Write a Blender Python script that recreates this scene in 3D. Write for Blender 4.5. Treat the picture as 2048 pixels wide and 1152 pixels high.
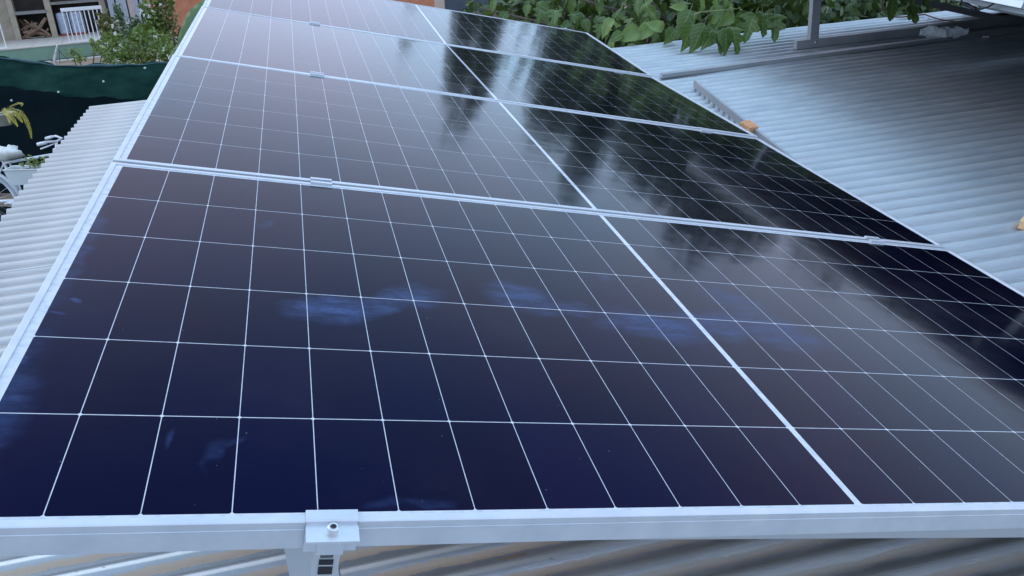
import bpy, bmesh, math, random
from mathutils import Vector, Matrix, Euler
random.seed(7)
R = math.radians
for o in list(bpy.data.objects): bpy.data.objects.remove(o, do_unlink=True)
scene = bpy.context.scene
COL = scene.collection

# ------------------------------------------------------------------ camera
CAM = Vector((0.43726, -0.79285, 0.48806))
RIGHT = Vector((0.96369, -0.26029, -0.05961)); UP = Vector((0.15250, 0.35321, 0.92303)); FWD = Vector((0.21920, 0.89861, -0.38008))
FPX = 1632.25
cam = bpy.data.cameras.new('camera'); camo = bpy.data.objects.new('camera', cam); COL.objects.link(camo)
cam.sensor_width = 36; cam.lens = 28.692; cam.clip_start = .02; cam.clip_end = 2000
m3 = Matrix((RIGHT, UP, -FWD)).transposed()
camo.matrix_world = Matrix.Translation(CAM) @ m3.to_4x4()
scene.camera = camo

# ------------------------------------------------------------------ sky, sun, exposure
SUN_EL, SUN_AZ = R(38), R(-62)          # azimuth measured from +Y towards +X
w = bpy.data.worlds.new('World'); scene.world = w; w.use_nodes = True
nt = w.node_tree; nt.nodes.clear()
out = nt.nodes.new('ShaderNodeOutputWorld'); bg = nt.nodes.new('ShaderNodeBackground')
sky = nt.nodes.new('ShaderNodeTexSky'); sky.sky_type = 'NISHITA'; sky.sun_disc = False
sky.sun_elevation = SUN_EL; sky.sun_rotation = SUN_AZ; sky.air_density = 1.0; sky.dust_density = 2.0; sky.ozone_density = 1.5
tc = nt.nodes.new('ShaderNodeTexCoord')
mp = nt.nodes.new('ShaderNodeMapping'); mp.inputs['Scale'].default_value = (1.6, 1.6, 3.2); mp.inputs['Location'].default_value = (1.7, 6.6, 4.1)
no = nt.nodes.new('ShaderNodeTexNoise'); no.inputs['Scale'].default_value = 1.5; no.inputs['Detail'].default_value = 5; no.inputs['Roughness'].default_value = .5
cr = nt.nodes.new('ShaderNodeValToRGB')
cr.color_ramp.elements[0].position = .36; cr.color_ramp.elements[0].color = (.84, 1.0, 1.06, 1)
cr.color_ramp.elements[1].position = .66; cr.color_ramp.elements[1].color = (1.13, .96, 1.0, 1)
sz = nt.nodes.new('ShaderNodeSeparateXYZ'); gr = nt.nodes.new('ShaderNodeValToRGB')
gr.color_ramp.elements[0].position = .15; gr.color_ramp.elements[0].color = (.83, 1.16, 1.52, 1)     # overcast sky, a little brighter low down
gr.color_ramp.elements[1].position = .9; gr.color_ramp.elements[1].color = (.56, .90, 1.18, 1)
ge = gr.color_ramp.elements.new(.48); ge.color = (.72, .79, 1.08, 1)
gs = nt.nodes.new('ShaderNodeVectorMath'); gs.operation = 'SCALE'; gs.inputs['Scale'].default_value = 12.5
mu = nt.nodes.new('ShaderNodeVectorMath'); mu.operation = 'MULTIPLY'
mx = nt.nodes.new('ShaderNodeMixRGB'); mx.inputs[0].default_value = .85
L = nt.links.new
L(tc.outputs['Generated'], mp.inputs['Vector']); L(mp.outputs['Vector'], no.inputs['Vector']); L(no.outputs['Fac'], cr.inputs['Fac'])
L(tc.outputs['Generated'], sz.inputs[0]); L(sz.outputs['Z'], gr.inputs['Fac']); L(gr.outputs['Color'], gs.inputs[0])
L(gs.outputs[0], mu.inputs[0]); L(cr.outputs['Color'], mu.inputs[1])
L(sky.outputs['Color'], mx.inputs[1]); L(mu.outputs[0], mx.inputs[2]); L(mx.outputs['Color'], bg.inputs['Color'])
bg.inputs['Strength'].default_value = .1
L(bg.outputs['Background'], out.inputs['Surface'])
sun = bpy.data.lights.new('sun', 'SUN'); sun.energy = .6; sun.angle = R(35); sun.color = (1, .95, .88)
suno = bpy.data.objects.new('sun', sun); COL.objects.link(suno)
sdir = Vector((math.sin(SUN_AZ)*math.cos(SUN_EL), math.cos(SUN_AZ)*math.cos(SUN_EL), math.sin(SUN_EL)))
suno.rotation_euler = sdir.to_track_quat('Z', 'Y').to_euler(); suno.location = (-6, 4, 9)
vs = scene.view_settings; vs.view_transform = 'Standard'; vs.look = 'None'; vs.exposure = .22; vs.gamma = 1.0; vs.use_curve_mapping = False
scene.render.engine = 'CYCLES'
scene.cycles.max_bounces = 6; scene.cycles.transparent_max_bounces = 8
scene.render.resolution_x = 1024; scene.render.resolution_y = 576

# ------------------------------------------------------------------ helpers
def at(px, py, depth):
    return CAM + depth*(RIGHT*((px-1024)/FPX) - UP*((py-576)/FPX) + FWD)
def atz(px, py, z):
    r = RIGHT*((px-1024)/FPX) - UP*((py-576)/FPX) + FWD
    return CAM + r*((z-CAM.z)/r.z)
def tag(o, label=None, cat=None, group=None, kind=None):
    if label: o['label'] = label
    if cat: o['category'] = cat
    if group: o['group'] = group
    if kind: o['kind'] = kind
    return o
def empty(name, mat=None, parent=None):
    o = bpy.data.objects.new(name, None); COL.objects.link(o); o.empty_display_size = .1
    if parent: o.parent = parent
    if mat is not None:
        o.matrix_local = mat if isinstance(mat, Matrix) else Matrix.Translation(Vector(mat))
    return o
def link(name, me, parent=None, mat=None):
    o = bpy.data.objects.new(name, me); COL.objects.link(o)
    if parent: o.parent = parent
    if mat is not None: o.matrix_local = mat if isinstance(mat, Matrix) else Matrix.Translation(Vector(mat))
    return o
def frame_m(o, x, y, z):
    m = Matrix((x, y, z)).transposed().to_4x4(); return Matrix.Translation(o) @ m
class MB:
    def __init__(s): s.v = []; s.f = []
    def add(s, vs, fs):
        b = len(s.v); s.v += [tuple(v) for v in vs]; s.f += [tuple(i+b for i in f) for f in fs]; return s
    def box(s, c, d, m=None):
        vs = [Vector((c[0]+sx*d[0]/2, c[1]+sy*d[1]/2, c[2]+sz*d[2]/2)) for sx in (-1, 1) for sy in (-1, 1) for sz in (-1, 1)]
        if m: vs = [m @ v for v in vs]
        return s.add(vs, [(0,1,3,2),(4,6,7,5),(0,4,5,1),(2,3,7,6),(0,2,6,4),(1,5,7,3)])
    def bar(s, a, b, wd, ht, up=Vector((0,0,1))):
        a = Vector(a); b = Vector(b); y = (b-a); l = y.length; y.normalize(); x = y.cross(up).normalized(); z = x.cross(y)
        return s.box((0, l/2, 0), (wd, l, ht), frame_m(a, x, y, z))
    def tube(s, pts, r, n=8, cap=True):
        pts = [Vector(p) for p in pts]; b = len(s.v); rs = r if isinstance(r, (list, tuple)) else [r]*len(pts)
        t = (pts[1]-pts[0]).normalized(); ref = Vector((0,0,1)) if abs(t.z) < .9 else Vector((1,0,0))
        x = t.cross(ref).normalized()
        for i, p in enumerate(pts):
            t = (pts[min(i+1, len(pts)-1)]-pts[max(i-1, 0)]).normalized()
            x = (x - t*x.dot(t)).normalized(); y = t.cross(x)
            for k in range(n):
                a = 2*math.pi*k/n; s.v.append(tuple(p + (x*math.cos(a)+y*math.sin(a))*rs[i]))
        for i in range(len(pts)-1):
            for k in range(n):
                s.f.append((b+i*n+k, b+i*n+(k+1)%n, b+(i+1)*n+(k+1)%n, b+(i+1)*n+k))
        if cap:
            s.f.append(tuple(b+k for k in range(n))[::-1]); s.f.append(tuple(b+(len(pts)-1)*n+k for k in range(n)))
        return s
    def lathe(s, prof, n=16, m=None):
        b = len(s.v)
        for r, z in prof:
            for k in range(n):
                a = 2*math.pi*k/n; v = Vector((r*math.cos(a), r*math.sin(a), z)); s.v.append(tuple(m @ v if m else v))
        for i in range(len(prof)-1):
            for k in range(n): s.f.append((b+i*n+k, b+i*n+(k+1)%n, b+(i+1)*n+(k+1)%n, b+(i+1)*n+k))
        return s
    def prism(s, poly, m, depth):           # polygon in local XY, extruded along local Z
        n = len(poly); vs = [m @ Vector((p[0], p[1], 0)) for p in poly]+[m @ Vector((p[0], p[1], depth)) for p in poly]
        return s.add(vs, [tuple(range(n))[::-1], tuple(range(n, 2*n))]+[(i, (i+1) % n, n+(i+1) % n, n+i) for i in range(n)])
    def mesh(s, name, mat, smooth=False, bevel=0):
        me = bpy.data.meshes.new(name); me.from_pydata(s.v, [], s.f); me.update()
        bm = bmesh.new(); bm.from_mesh(me); bmesh.ops.recalc_face_normals(bm, faces=bm.faces)
        if bevel:
            es = [e for e in bm.edges if len(e.link_faces) == 2 and e.calc_face_angle(0) > R(40)]
            bmesh.ops.bevel(bm, geom=es, offset=bevel, segments=2, profile=.6, affect='EDGES', clamp_overlap=True)
        bm.to_mesh(me); bm.free()
        if mat: me.materials.append(mat)
        if smooth:
            for p in me.polygons: p.use_smooth = True
        return me
    def build(s, name, mat, parent=None, m=None, smooth=False, bevel=0):
        return link(name, s.mesh(name, mat, smooth, bevel), parent, m)

# ------------------------------------------------------------------ materials
def newmat(name):
    m = bpy.data.materials.new(name); m.use_nodes = True; n = m.node_tree
    return m, n, n.nodes['Principled BSDF']
def noise_col(n, c1, c2, scale, coord='Object', p0=.35, p1=.65, detail=6, stretch=None, rough=.6):
    t = n.nodes.new('ShaderNodeTexCoord'); z = n.nodes.new('ShaderNodeTexNoise'); r = n.nodes.new('ShaderNodeValToRGB')
    z.inputs['Scale'].default_value = scale; z.inputs['Detail'].default_value = detail; z.inputs['Roughness'].default_value = rough
    src = t.outputs[coord]
    if stretch:
        mp = n.nodes.new('ShaderNodeMapping'); mp.inputs['Scale'].default_value = stretch; n.links.new(src, mp.inputs['Vector']); src = mp.outputs['Vector']
    n.links.new(src, z.inputs['Vector']); n.links.new(z.outputs['Fac'], r.inputs['Fac'])
    r.color_ramp.elements[0].position = p0; r.color_ramp.elements[0].color = (*c1, 1)
    r.color_ramp.elements[1].position = p1; r.color_ramp.elements[1].color = (*c2, 1)
    return r.outputs['Color'], z.outputs['Fac']
def simple(name, c1, c2=None, rough=.6, metal=0, scale=8, bump=0, stretch=None, spec=None, p0=.35, p1=.65, bscale=None):
    m, n, b = newmat(name); c2 = c2 or c1
    c, f = noise_col(n, c1, c2, scale, stretch=stretch, p0=p0, p1=p1)
    n.links.new(c, b.inputs['Base Color']); b.inputs['Roughness'].default_value = rough; b.inputs['Metallic'].default_value = metal
    if spec is not None: b.inputs['Specular IOR Level'].default_value = spec
    if bump:
        bp = n.nodes.new('ShaderNodeBump'); bp.inputs['Strength'].default_value = bump; bp.inputs['Distance'].default_value = .02
        if bscale:
            _, f = noise_col(n, c1, c2, bscale, stretch=stretch)
        n.links.new(f, bp.inputs['Height']); n.links.new(bp.outputs['Normal'], b.inputs['Normal'])
    return m
def mth(n, op, a, b=None, c=None, clamp=False):
    q = n.nodes.new('ShaderNodeMath'); q.operation = op; q.use_clamp = clamp
    for i, x in enumerate((a, b, c)):
        if x is None: continue
        if isinstance(x, (int, float)): q.inputs[i].default_value = x
        else: n.links.new(x, q.inputs[i])
    return q.outputs[0]
def mixc(n, f, a, b):
    q = n.nodes.new('ShaderNodeMixRGB')
    if isinstance(f, (int, float)): q.inputs[0].default_value = f
    else: n.links.new(f, q.inputs[0])
    for i, x in ((1, a), (2, b)):
        if isinstance(x, tuple): q.inputs[i].default_value = (*x, 1)
        else: n.links.new(x, q.inputs[i])
    return q.outputs[0]
def smooth(n, x, a, b):
    q = n.nodes.new('ShaderNodeMapRange'); q.interpolation_type = 'SMOOTHSTEP'; n.links.new(x, q.inputs['Value'])
    q.inputs['From Min'].default_value = a; q.inputs['From Max'].default_value = b
    q.inputs['To Min'].default_value = 0; q.inputs['To Max'].default_value = 1
    return q.outputs['Result']
def noise(n, vec, scale, detail=4, rough=.55):
    z = n.nodes.new('ShaderNodeTexNoise'); z.inputs['Scale'].default_value = scale; z.inputs['Detail'].default_value = detail; z.inputs['Roughness'].default_value = rough
    n.links.new(vec, z.inputs['Vector']); return z.outputs['Fac']
def vmap(n, vec, sc=(1,1,1), loc=(0,0,0), rot=(0,0,0)):
    q = n.nodes.new('ShaderNodeMapping'); q.inputs['Scale'].default_value = sc; q.inputs['Location'].default_value = loc; q.inputs['Rotation'].default_value = rot
    n.links.new(vec, q.inputs['Vector']); return q.outputs['Vector']

M_ALU = simple('anodised_aluminium', (.56,.59,.63), (.66,.68,.71), rough=.36, metal=.55, scale=14, stretch=(1,1,1), bump=.02, bscale=60)
M_RAIL = simple('mill_aluminium', (.53,.55,.57), (.59,.60,.62), rough=.40, metal=.6, scale=3, bump=.012, bscale=40)
M_DULL = simple('shaded_aluminium', (.30,.315,.33), (.38,.39,.405), rough=.5, metal=.5, scale=4, bump=.015, bscale=50)  # darker copy of the rail metal, shade put into its colour
M_STEEL = simple('bolt_steel', (.55,.55,.55), (.7,.7,.7), rough=.28, metal=1, scale=30)
M_HOLE = simple('dark_recess', (.02,.02,.025), rough=.8)

def solar_mats(array_empty):
    def coords(n):
        t = n.nodes.new('ShaderNodeTexCoord'); t.object = array_empty; return t.outputs['Object']
    def smear_tint_mask(n, co):
        dist = n.nodes.new('ShaderNodeTexNoise'); dist.inputs['Scale'].default_value = 9; dist.inputs['Detail'].default_value = 3
        n.links.new(co, dist.inputs['Vector'])
        va = n.nodes.new('ShaderNodeVectorMath'); va.operation = 'MULTIPLY_ADD'; n.links.new(dist.outputs['Color'], va.inputs[0])
        va.inputs[1].default_value = (.10,.10,0); n.links.new(co, va.inputs[2])
        tot = None
        for (cx, cy, rx, ry, rot, amt) in SMEARS_AND_TINT:
            q = n.nodes.new('ShaderNodeMapping'); q.vector_type = 'TEXTURE'
            q.inputs['Location'].default_value = (cx+.05, cy+.05, 0); q.inputs['Rotation'].default_value = (0,0,rot); q.inputs['Scale'].default_value = (rx, ry, 1e6)
            n.links.new(va.outputs[0], q.inputs['Vector'])
            ln = n.nodes.new('ShaderNodeVectorMath'); ln.operation = 'LENGTH'; n.links.new(q.outputs['Vector'], ln.inputs[0])
            f = mth(n, 'MULTIPLY', mth(n, 'SUBTRACT', 1.0, smooth(n, ln.outputs['Value'], .30, 1.08)), amt)
            tot = f if tot is None else mth(n, 'MAXIMUM', tot, f)
        st = noise(n, vmap(n, co, (7, 26, 1), rot=(0,0,-.25)), 1.6, 5, .6)
        gr_ = smooth(n, noise(n, co, 90, 4, .7), .30, .62)
        tot = mth(n, 'MULTIPLY', tot, mth(n, 'ADD', .65, mth(n, 'MULTIPLY', gr_, .38)))
        return mth(n, 'MULTIPLY', tot, mth(n, 'ADD', .38, mth(n, 'MULTIPLY', smooth(n, st, .32, .68), .85)))
    def coated(n, b, col, rg, co):
        # anti-reflective glass: almost nothing mirrored face on, much at a grazing angle
        lw = n.nodes.new('ShaderNodeLayerWeight'); lw.inputs['Blend'].default_value = .5
        fr = mth(n, 'ADD', .002, mth(n, 'MULTIPLY', mth(n, 'POWER', lw.outputs['Facing'], 5.3), 1.0))
        df = n.nodes.new('ShaderNodeBsdfDiffuse')
        n.links.new(col, df.inputs['Color'])
        gl = n.nodes.new('ShaderNodeBsdfGlossy'); gl.inputs['Color'].default_value = (1,1,1,1)
        if isinstance(rg, float): gl.inputs['Roughness'].default_value = rg
        else: n.links.new(rg, gl.inputs['Roughness'])
        wav = noise(n, co, 5, 2); bp = n.nodes.new('ShaderNodeBump'); bp.inputs['Strength'].default_value = .04; bp.inputs['Distance'].default_value = .02
        n.links.new(wav, bp.inputs['Height']); n.links.new(bp.outputs['Normal'], gl.inputs['Normal'])
        ms = n.nodes.new('ShaderNodeMixShader'); n.links.new(fr, ms.inputs[0]); n.links.new(df.outputs[0], ms.inputs[1]); n.links.new(gl.outputs[0], ms.inputs[2])
        n.links.new(ms.outputs[0], n.nodes['Material Output'].inputs['Surface']); n.nodes.remove(b)
    # dark half-cell under coated glass
    m, n, b = newmat('monocrystalline_cell'); co = coords(n)
    oi = n.nodes.new('ShaderNodeObjectInfo')
    var = mth(n, 'ADD', .8, mth(n, 'MULTIPLY', oi.outputs['Random'], .4))
    big = smooth(n, noise(n, co, 1.3, 2), .35, .7)
    c = mixc(n, big, (.0008,.0022,.023), (.0075,.0042,.020))
    fine = smooth(n, noise(n, vmap(n, co, (30, 700, 1)), 1, 2), .4, .6)
    c = mixc(n, mth(n, 'MULTIPLY', fine, .35), c, (.0035,.005,.03))
    q = n.nodes.new('ShaderNodeVectorMath'); q.operation = 'SCALE'; n.links.new(c, q.inputs[0]); n.links.new(var, q.inputs['Scale'])
    # the blue of the interference film fades as the view flattens
    lw = n.nodes.new('ShaderNodeLayerWeight'); lw.inputs['Blend'].default_value = .5
    q2 = n.nodes.new('ShaderNodeVectorMath'); q2.operation = 'SCALE'; n.links.new(q.outputs[0], q2.inputs[0])
    n.links.new(mth(n, 'SUBTRACT', 1.0, mth(n, 'MULTIPLY', smooth(n, lw.outputs['Facing'], .42, .86), .85)), q2.inputs['Scale']); q = q2
    sm = smear_tint_mask(n, co)
    dust = smooth(n, noise(n, co, 3.0, 5, .65), .45, .8)
    dustf = mth(n, 'MULTIPLY', dust, .012)
    spk = smooth(n, noise(n, co, 160, 1), .80, .84)
    c = mixc(n, mth(n, 'MULTIPLY', sm, .50), q.outputs[0], (.060,.110,.27))
    c = mixc(n, dustf, c, (.5,.5,.52)); c = mixc(n, mth(n, 'MULTIPLY', spk, .25), c, (.4,.42,.45))
    rg = mth(n, 'ADD', .088, mth(n, 'MULTIPLY', dust, .04)); rg = mth(n, 'ADD', rg, mth(n, 'MULTIPLY', sm, .18))
    coated(n, b, c, rg, co)
    cell = m
    m, n, b = newmat('white_backsheet'); co = coords(n)
    c = mixc(n, smooth(n, noise(n, co, 60, 3), .4, .7), (.62,.64,.68), (.50,.53,.59)); n.links.new(c, b.inputs['Base Color'])
    coated(n, b, c, .095, co)
    return cell, m
SMEARS_AND_TINT = [   # finger and cloth smears, and blue tint painted along left panel edges: centre, radii, rotation, strength (array coordinates, metres)
    (.445,.515,.085,.058,.15,1.0), (.53,.548,.075,.038,.5,.85), (.60,.585,.065,.055,.4,.8), (.80,.612,.095,.060,-.3,.75), (.90,.585,.06,.03,-.3,.5),
    (1.04,.53,.13,.075,-.1,.9), (1.20,.54,.12,.07,-.1,.7), (1.33,.53,.12,.08,-.3,.65), (1.30,.65,.07,.10,.2,.5), (.283,.125,.011,.036,-.5,.4), (.235,.158,.006,.024,-.5,.35),
    (.053,.501,.016,.012,-.3,.9), (.035,.443,.016,.008,0,.5), (.036,.328,.014,.016,.3,.6), (.53,.027,.05,.014,.1,.3), (.471,.022,.025,.012,.3,.25), (.015,.20,.05,.24,0,.6), (.022,.66,.03,.30,-.05,.45), (.02,1.75,.03,.40,0,.35), (1.02,.745,.03,.02,.2,.4),
    (.17,1.86,.03,.016,0,.5), (.11,1.66,.03,.012,.2,.3), (.33,.86,.03,.01,.5,.35)]

def leafmat(name, c1, c2, rough=.38, trans=.22, veins=False):
    m, n, b = newmat(name); oi = n.nodes.new('ShaderNodeObjectInfo')
    t = n.nodes.new('ShaderNodeTexCoord')
    f = smooth(n, noise(n, t.outputs['Object'], 4, 3), .3, .7)
    geo = n.nodes.new('ShaderNodeNewGeometry')
    rnd = mth(n, 'ADD', mth(n, 'MULTIPLY', geo.outputs['Random Per Island'], .55), mth(n, 'MULTIPLY', oi.outputs['Random'], .45))
    c = mixc(n, mth(n, 'ADD', mth(n, 'MULTIPLY', rnd, .75), mth(n, 'MULTIPLY', f, .25)), c1, c2)
    if veins:
        sp = n.nodes.new('ShaderNodeSeparateXYZ'); n.links.new(t.outputs['Object'], sp.inputs[0]); ax_ = mth(n, 'ABSOLUTE', sp.outputs[0])
        fr_ = mth(n, 'FRACT', mth(n, 'MULTIPLY', mth(n, 'SUBTRACT', sp.outputs[1], mth(n, 'MULTIPLY', ax_, .75)), 6.5))
        side = mth(n, 'SUBTRACT', 1.0, smooth(n, mth(n, 'ABSOLUTE', mth(n, 'SUBTRACT', fr_, .5)), .05, .16))
        mid_ = mth(n, 'SUBTRACT', 1.0, smooth(n, ax_, .008, .028))
        c = mixc(n, mth(n, 'MAXIMUM', mth(n, 'MULTIPLY', side, .35), mth(n, 'MULTIPLY', mid_, .7)), c, (.22,.30,.12))
        age = smooth(n, noise(n, t.outputs['Object'], 6, 4, .7), .62, .74); c = mixc(n, mth(n, 'MULTIPLY', age, mth(n, 'MULTIPLY', oi.outputs['Random'], .5)), c, (.22,.17,.07))
    n.links.new(c, b.inputs['Base Color']); b.inputs['Roughness'].default_value = rough; b.inputs['Specular IOR Level'].default_value = .35
    tr = n.nodes.new('ShaderNodeBsdfTranslucent'); n.links.new(mixc(n, .5, c, (.16,.22,.02)), tr.inputs['Color'])
    mx = n.nodes.new('ShaderNodeMixShader'); mx.inputs[0].default_value = trans
    o = n.nodes['Material Output']; n.links.new(b.outputs[0], mx.inputs[1]); n.links.new(tr.outputs[0], mx.inputs[2]); n.links.new(mx.outputs[0], o.inputs['Surface'])
    return m
M_FIG = leafmat('fig_leaf', (.036,.080,.020), (.115,.185,.045), veins=True)
M_FIGL = leafmat('young_fig_leaf', (.13,.22,.055), (.23,.33,.10), veins=True)
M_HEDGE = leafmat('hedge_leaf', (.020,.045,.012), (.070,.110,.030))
M_SHRUB = leafmat('shrub_leaf', (.085,.15,.030), (.22,.28,.075))
M_SHRUB2 = leafmat('grey_shrub_leaf', (.07,.12,.06), (.15,.20,.11))
M_REDTIP = leafmat('red_tip_leaf', (.16,.10,.04), (.12,.15,.04))
M_TREE = leafmat('tree_leaf', (.018,.045,.014), (.055,.095,.034), trans=.15)
M_FERN = leafmat('yellow_fern', (.34,.30,.03), (.50,.44,.05))
M_BANANA = leafmat('banana_leaf', (.09,.16,.065), (.15,.24,.10), rough=.35, trans=.2)
M_STALK = simple('green_stalk', (.18,.22,.07), (.24,.26,.10), rough=.6)
M_BARK = simple('bark', (.07,.055,.04), (.13,.10,.075), rough=.85, scale=12, stretch=(4,4,1), bump=.5)
M_FLOWER = simple('pale_petal', (.62,.52,.46), (.75,.72,.70), rough=.6, scale=9)

# ------------------------------------------------------------------ roof frame (d along the corrugations, e across them, n up)
RP0 = Vector((-0.18937, 0.08766, -0.78690)); RD = Vector((0.998477, -0.050565, 0.022087)); RE = Vector((0.047610, 0.991828, 0.118362)); RN = Vector((-0.027892, -0.117131, 0.992725))
ROOF = frame_m(RP0, RD, RE, RN)
DO, EO = .2107, .0152          # datum of the roof frame
def rp(d, e, h=0): return RP0 + RD*(d+DO) + RE*(e+EO) + RN*h
PITCH = .076; PH = 4.7696

# ================================================================== LARGE STRUCTURE
GROUND_Z = -1.97
def ground_z(x, y):
    t = max(0, min(1, (y-11)/4.5)); z = GROUND_Z + (.86)*t*t*(3-2*t)
    return z + .03*math.sin(x*1.7+y*.9) + .02*math.sin(x*4.1-y*2.3)
def make_ground():
    mb = MB(); xs = [-400,-120,-50,-25]+[-16+.8*i for i in range(46)]+[30,60,140,400]; ys = [-400,-120,-40,-12]+[-6+.8*i for i in range(45)]+[36,60,140,500]
    for y in ys:
        for x in xs: mb.v.append((x, y, ground_z(x, y)))
    nx = len(xs)
    for j in range(len(ys)-1):
        for i in range(nx-1): mb.f.append((j*nx+i, j*nx+i+1, (j+1)*nx+i+1, (j+1)*nx+i))
    m = simple('garden_earth', (.20,.135,.09), (.33,.24,.17), rough=.95, scale=1.7, bump=.5, bscale=14)
    return tag(mb.build('ground', m, smooth=True), 'bare brown garden earth', kind='structure')
make_ground()

# ---- shed under the corrugated roof
def roof_mat():
    m, n, b = newmat('galvanised_sheet')
    t = n.nodes.new('ShaderNodeTexCoord'); co = t.outputs['Object']
    s = n.nodes.new('ShaderNodeSeparateXYZ'); n.links.new(co, s.inputs[0]); d, e = s.outputs[0], s.outputs[1]
    ph = mth(n, 'FRACT', mth(n, 'DIVIDE', mth(n, 'SUBTRACT', mth(n, 'ADD', e, 10*PITCH), PH % PITCH), PITCH))   # 0 = crest, rising away from the camera
    big = noise(n, co, .9, 4); mid = noise(n, vmap(n, co, (1.2, 5, 1)), 3, 6, .65); fin = noise(n, vmap(n, co, (6, 60, 1)), 3, 4)
    c = mixc(n, smooth(n, mid, .3, .72), (.44,.47,.50), (.60,.62,.64))
    c = mixc(n, mth(n, 'MULTIPLY', smooth(n, fin, .35, .75), .25), c, (.40,.42,.45))
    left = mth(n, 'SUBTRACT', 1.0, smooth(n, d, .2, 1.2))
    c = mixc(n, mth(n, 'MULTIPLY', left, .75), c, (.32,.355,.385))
    valley_shade = mth(n, 'SUBTRACT', 1.0, smooth(n, mth(n, 'ABSOLUTE', mth(n, 'SUBTRACT', ph, .5)), .10, .34))  # valleys painted darker to strengthen the shading of the corrugations
    c = mixc(n, mth(n, 'MULTIPLY', valley_shade, mth(n, 'ADD', mth(n, 'ADD', .12, mth(n, 'MULTIPLY', left, .30)), mth(n, 'MULTIPLY', mid, .36))), c, (.20,.22,.24))
    # silt lying in the valleys
    val = mth(n, 'SUBTRACT', 1.0, smooth(n, mth(n, 'ABSOLUTE', mth(n, 'SUBTRACT', ph, .5)), .06, .26))
    near = mth(n, 'SUBTRACT', 1.0, smooth(n, e, .6, 3.4)); right = smooth(n, d, 1.2, 2.4)
    streak = smooth(n, noise(n, vmap(n, co, (1.6, 26, 1)), 2.2, 5, .7), .50, .62)
    silt = mth(n, 'MULTIPLY', mth(n, 'MULTIPLY', val, streak), mth(n, 'ADD', .12, mth(n, 'MULTIPLY', mth(n, 'MULTIPLY', near, right), .75)))
    c = mixc(n, mth(n, 'MULTIPLY', silt, .75), c, (.13,.13,.125))
    dirt = mth(n, 'MULTIPLY', mth(n, 'MULTIPLY', smooth(n, mid, .42, .66), right), mth(n, 'MULTIPLY', near, .5))
    c = mixc(n, dirt, c, (.33,.33,.33))
    # rusty silt bands on the sheets nearest the eaves
    eave = mth(n, 'SUBTRACT', 1.0, smooth(n, e, .85, 1.25))
    edge = mth(n, 'ADD', mth(n, 'MULTIPLY', mth(n, 'SUBTRACT', mid, .5), .26), mth(n, 'MULTIPLY', mth(n, 'SUBTRACT', noise(n, co, 45, 4, .7), .5), .14))
    pr = mth(n, 'ADD', ph, edge)
    band = mth(n, 'MULTIPLY', smooth(n, pr, .57, .61), mth(n, 'SUBTRACT', 1.0, smooth(n, pr, .76, .81)))
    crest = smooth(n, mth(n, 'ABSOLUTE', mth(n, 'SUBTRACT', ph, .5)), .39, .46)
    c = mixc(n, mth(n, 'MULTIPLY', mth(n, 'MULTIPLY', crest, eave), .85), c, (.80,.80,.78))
    rightw = smooth(n, d, .75, 1.35)
    c = mixc(n, mth(n, 'MULTIPLY', mth(n, 'MULTIPLY', band, eave), .9), c, mixc(n, rightw, (.50,.38,.27), (.42,.33,.25)))
    muck = mth(n, 'MULTIPLY', mth(n, 'MULTIPLY', eave, rightw), smooth(n, noise(n, vmap(n, co, (2.5, 9, 1)), 2.0, 6, .7), .30, .56))
    muck = mth(n, 'MULTIPLY', muck, mth(n, 'SUBTRACT', 1.0, mth(n, 'MULTIPLY', crest, .85)))
    c = mixc(n, mth(n, 'MULTIPLY', muck, .55), c, (.36,.35,.31))
    spot = mth(n, 'MULTIPLY', smooth(n, noise(n, vmap(n, co, (2, 3, 1)), 7, 3), .70, .74), eave); c = mixc(n, mth(n, 'MULTIPLY', spot, .8), c, (.06,.055,.05))
    ss = smooth(n, noise(n, vmap(n, co, (5, 16, 1)), 2.6, 3), .74, .77); c = mixc(n, mth(n, 'MULTIPLY', ss, .6), c, (.30,.27,.26))
    ws = smooth(n, noise(n, vmap(n, co, (8, 14, 1)), 3.1, 2), .77, .79); c = mixc(n, mth(n, 'MULTIPLY', ws, .7), c, (.85,.85,.82))
    n.links.new(c, b.inputs['Base Color'])
    met = mth(n, 'MULTIPLY', mth(n, 'SUBTRACT', .62, mth(n, 'MULTIPLY', left, .30)), mth(n, 'SUBTRACT', 1.0, mth(n, 'MULTIPLY', mth(n, 'MAXIMUM', mth(n, 'MAXIMUM', silt, muck), mth(n, 'MULTIPLY', band, eave)), .9)))
    n.links.new(met, b.inputs['Metallic'])
    n.links.new(mth(n, 'ADD', .36, mth(n, 'MULTIPLY', mid, .16)), b.inputs['Roughness'])
    bp = n.nodes.new('ShaderNodeBump'); bp.inputs['Strength'].default_value = .2; bp.inputs['Distance'].default_value = .01
    grit = mth(n, 'MULTIPLY', noise(n, co, 90, 4, .7), mth(n, 'ADD', .08, mth(n, 'MULTIPLY', eave, .5)))
    n.links.new(mth(n, 'ADD', grit, mth(n, 'ADD', mid, mth(n, 'MULTIPLY', fin, .4))), bp.inputs['Height']); n.links.new(bp.outputs['Normal'], b.inputs['Normal'])
    return m
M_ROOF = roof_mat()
shed = empty('shed', ROOF)
tag(shed, 'low shed under a galvanised corrugated roof carrying the solar panels', 'shed')
def roof_height(e): return .0105*math.cos(2*math.pi*(e-PH)/PITCH)-.0105
D0, D1 = -.850, 7.4
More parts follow.
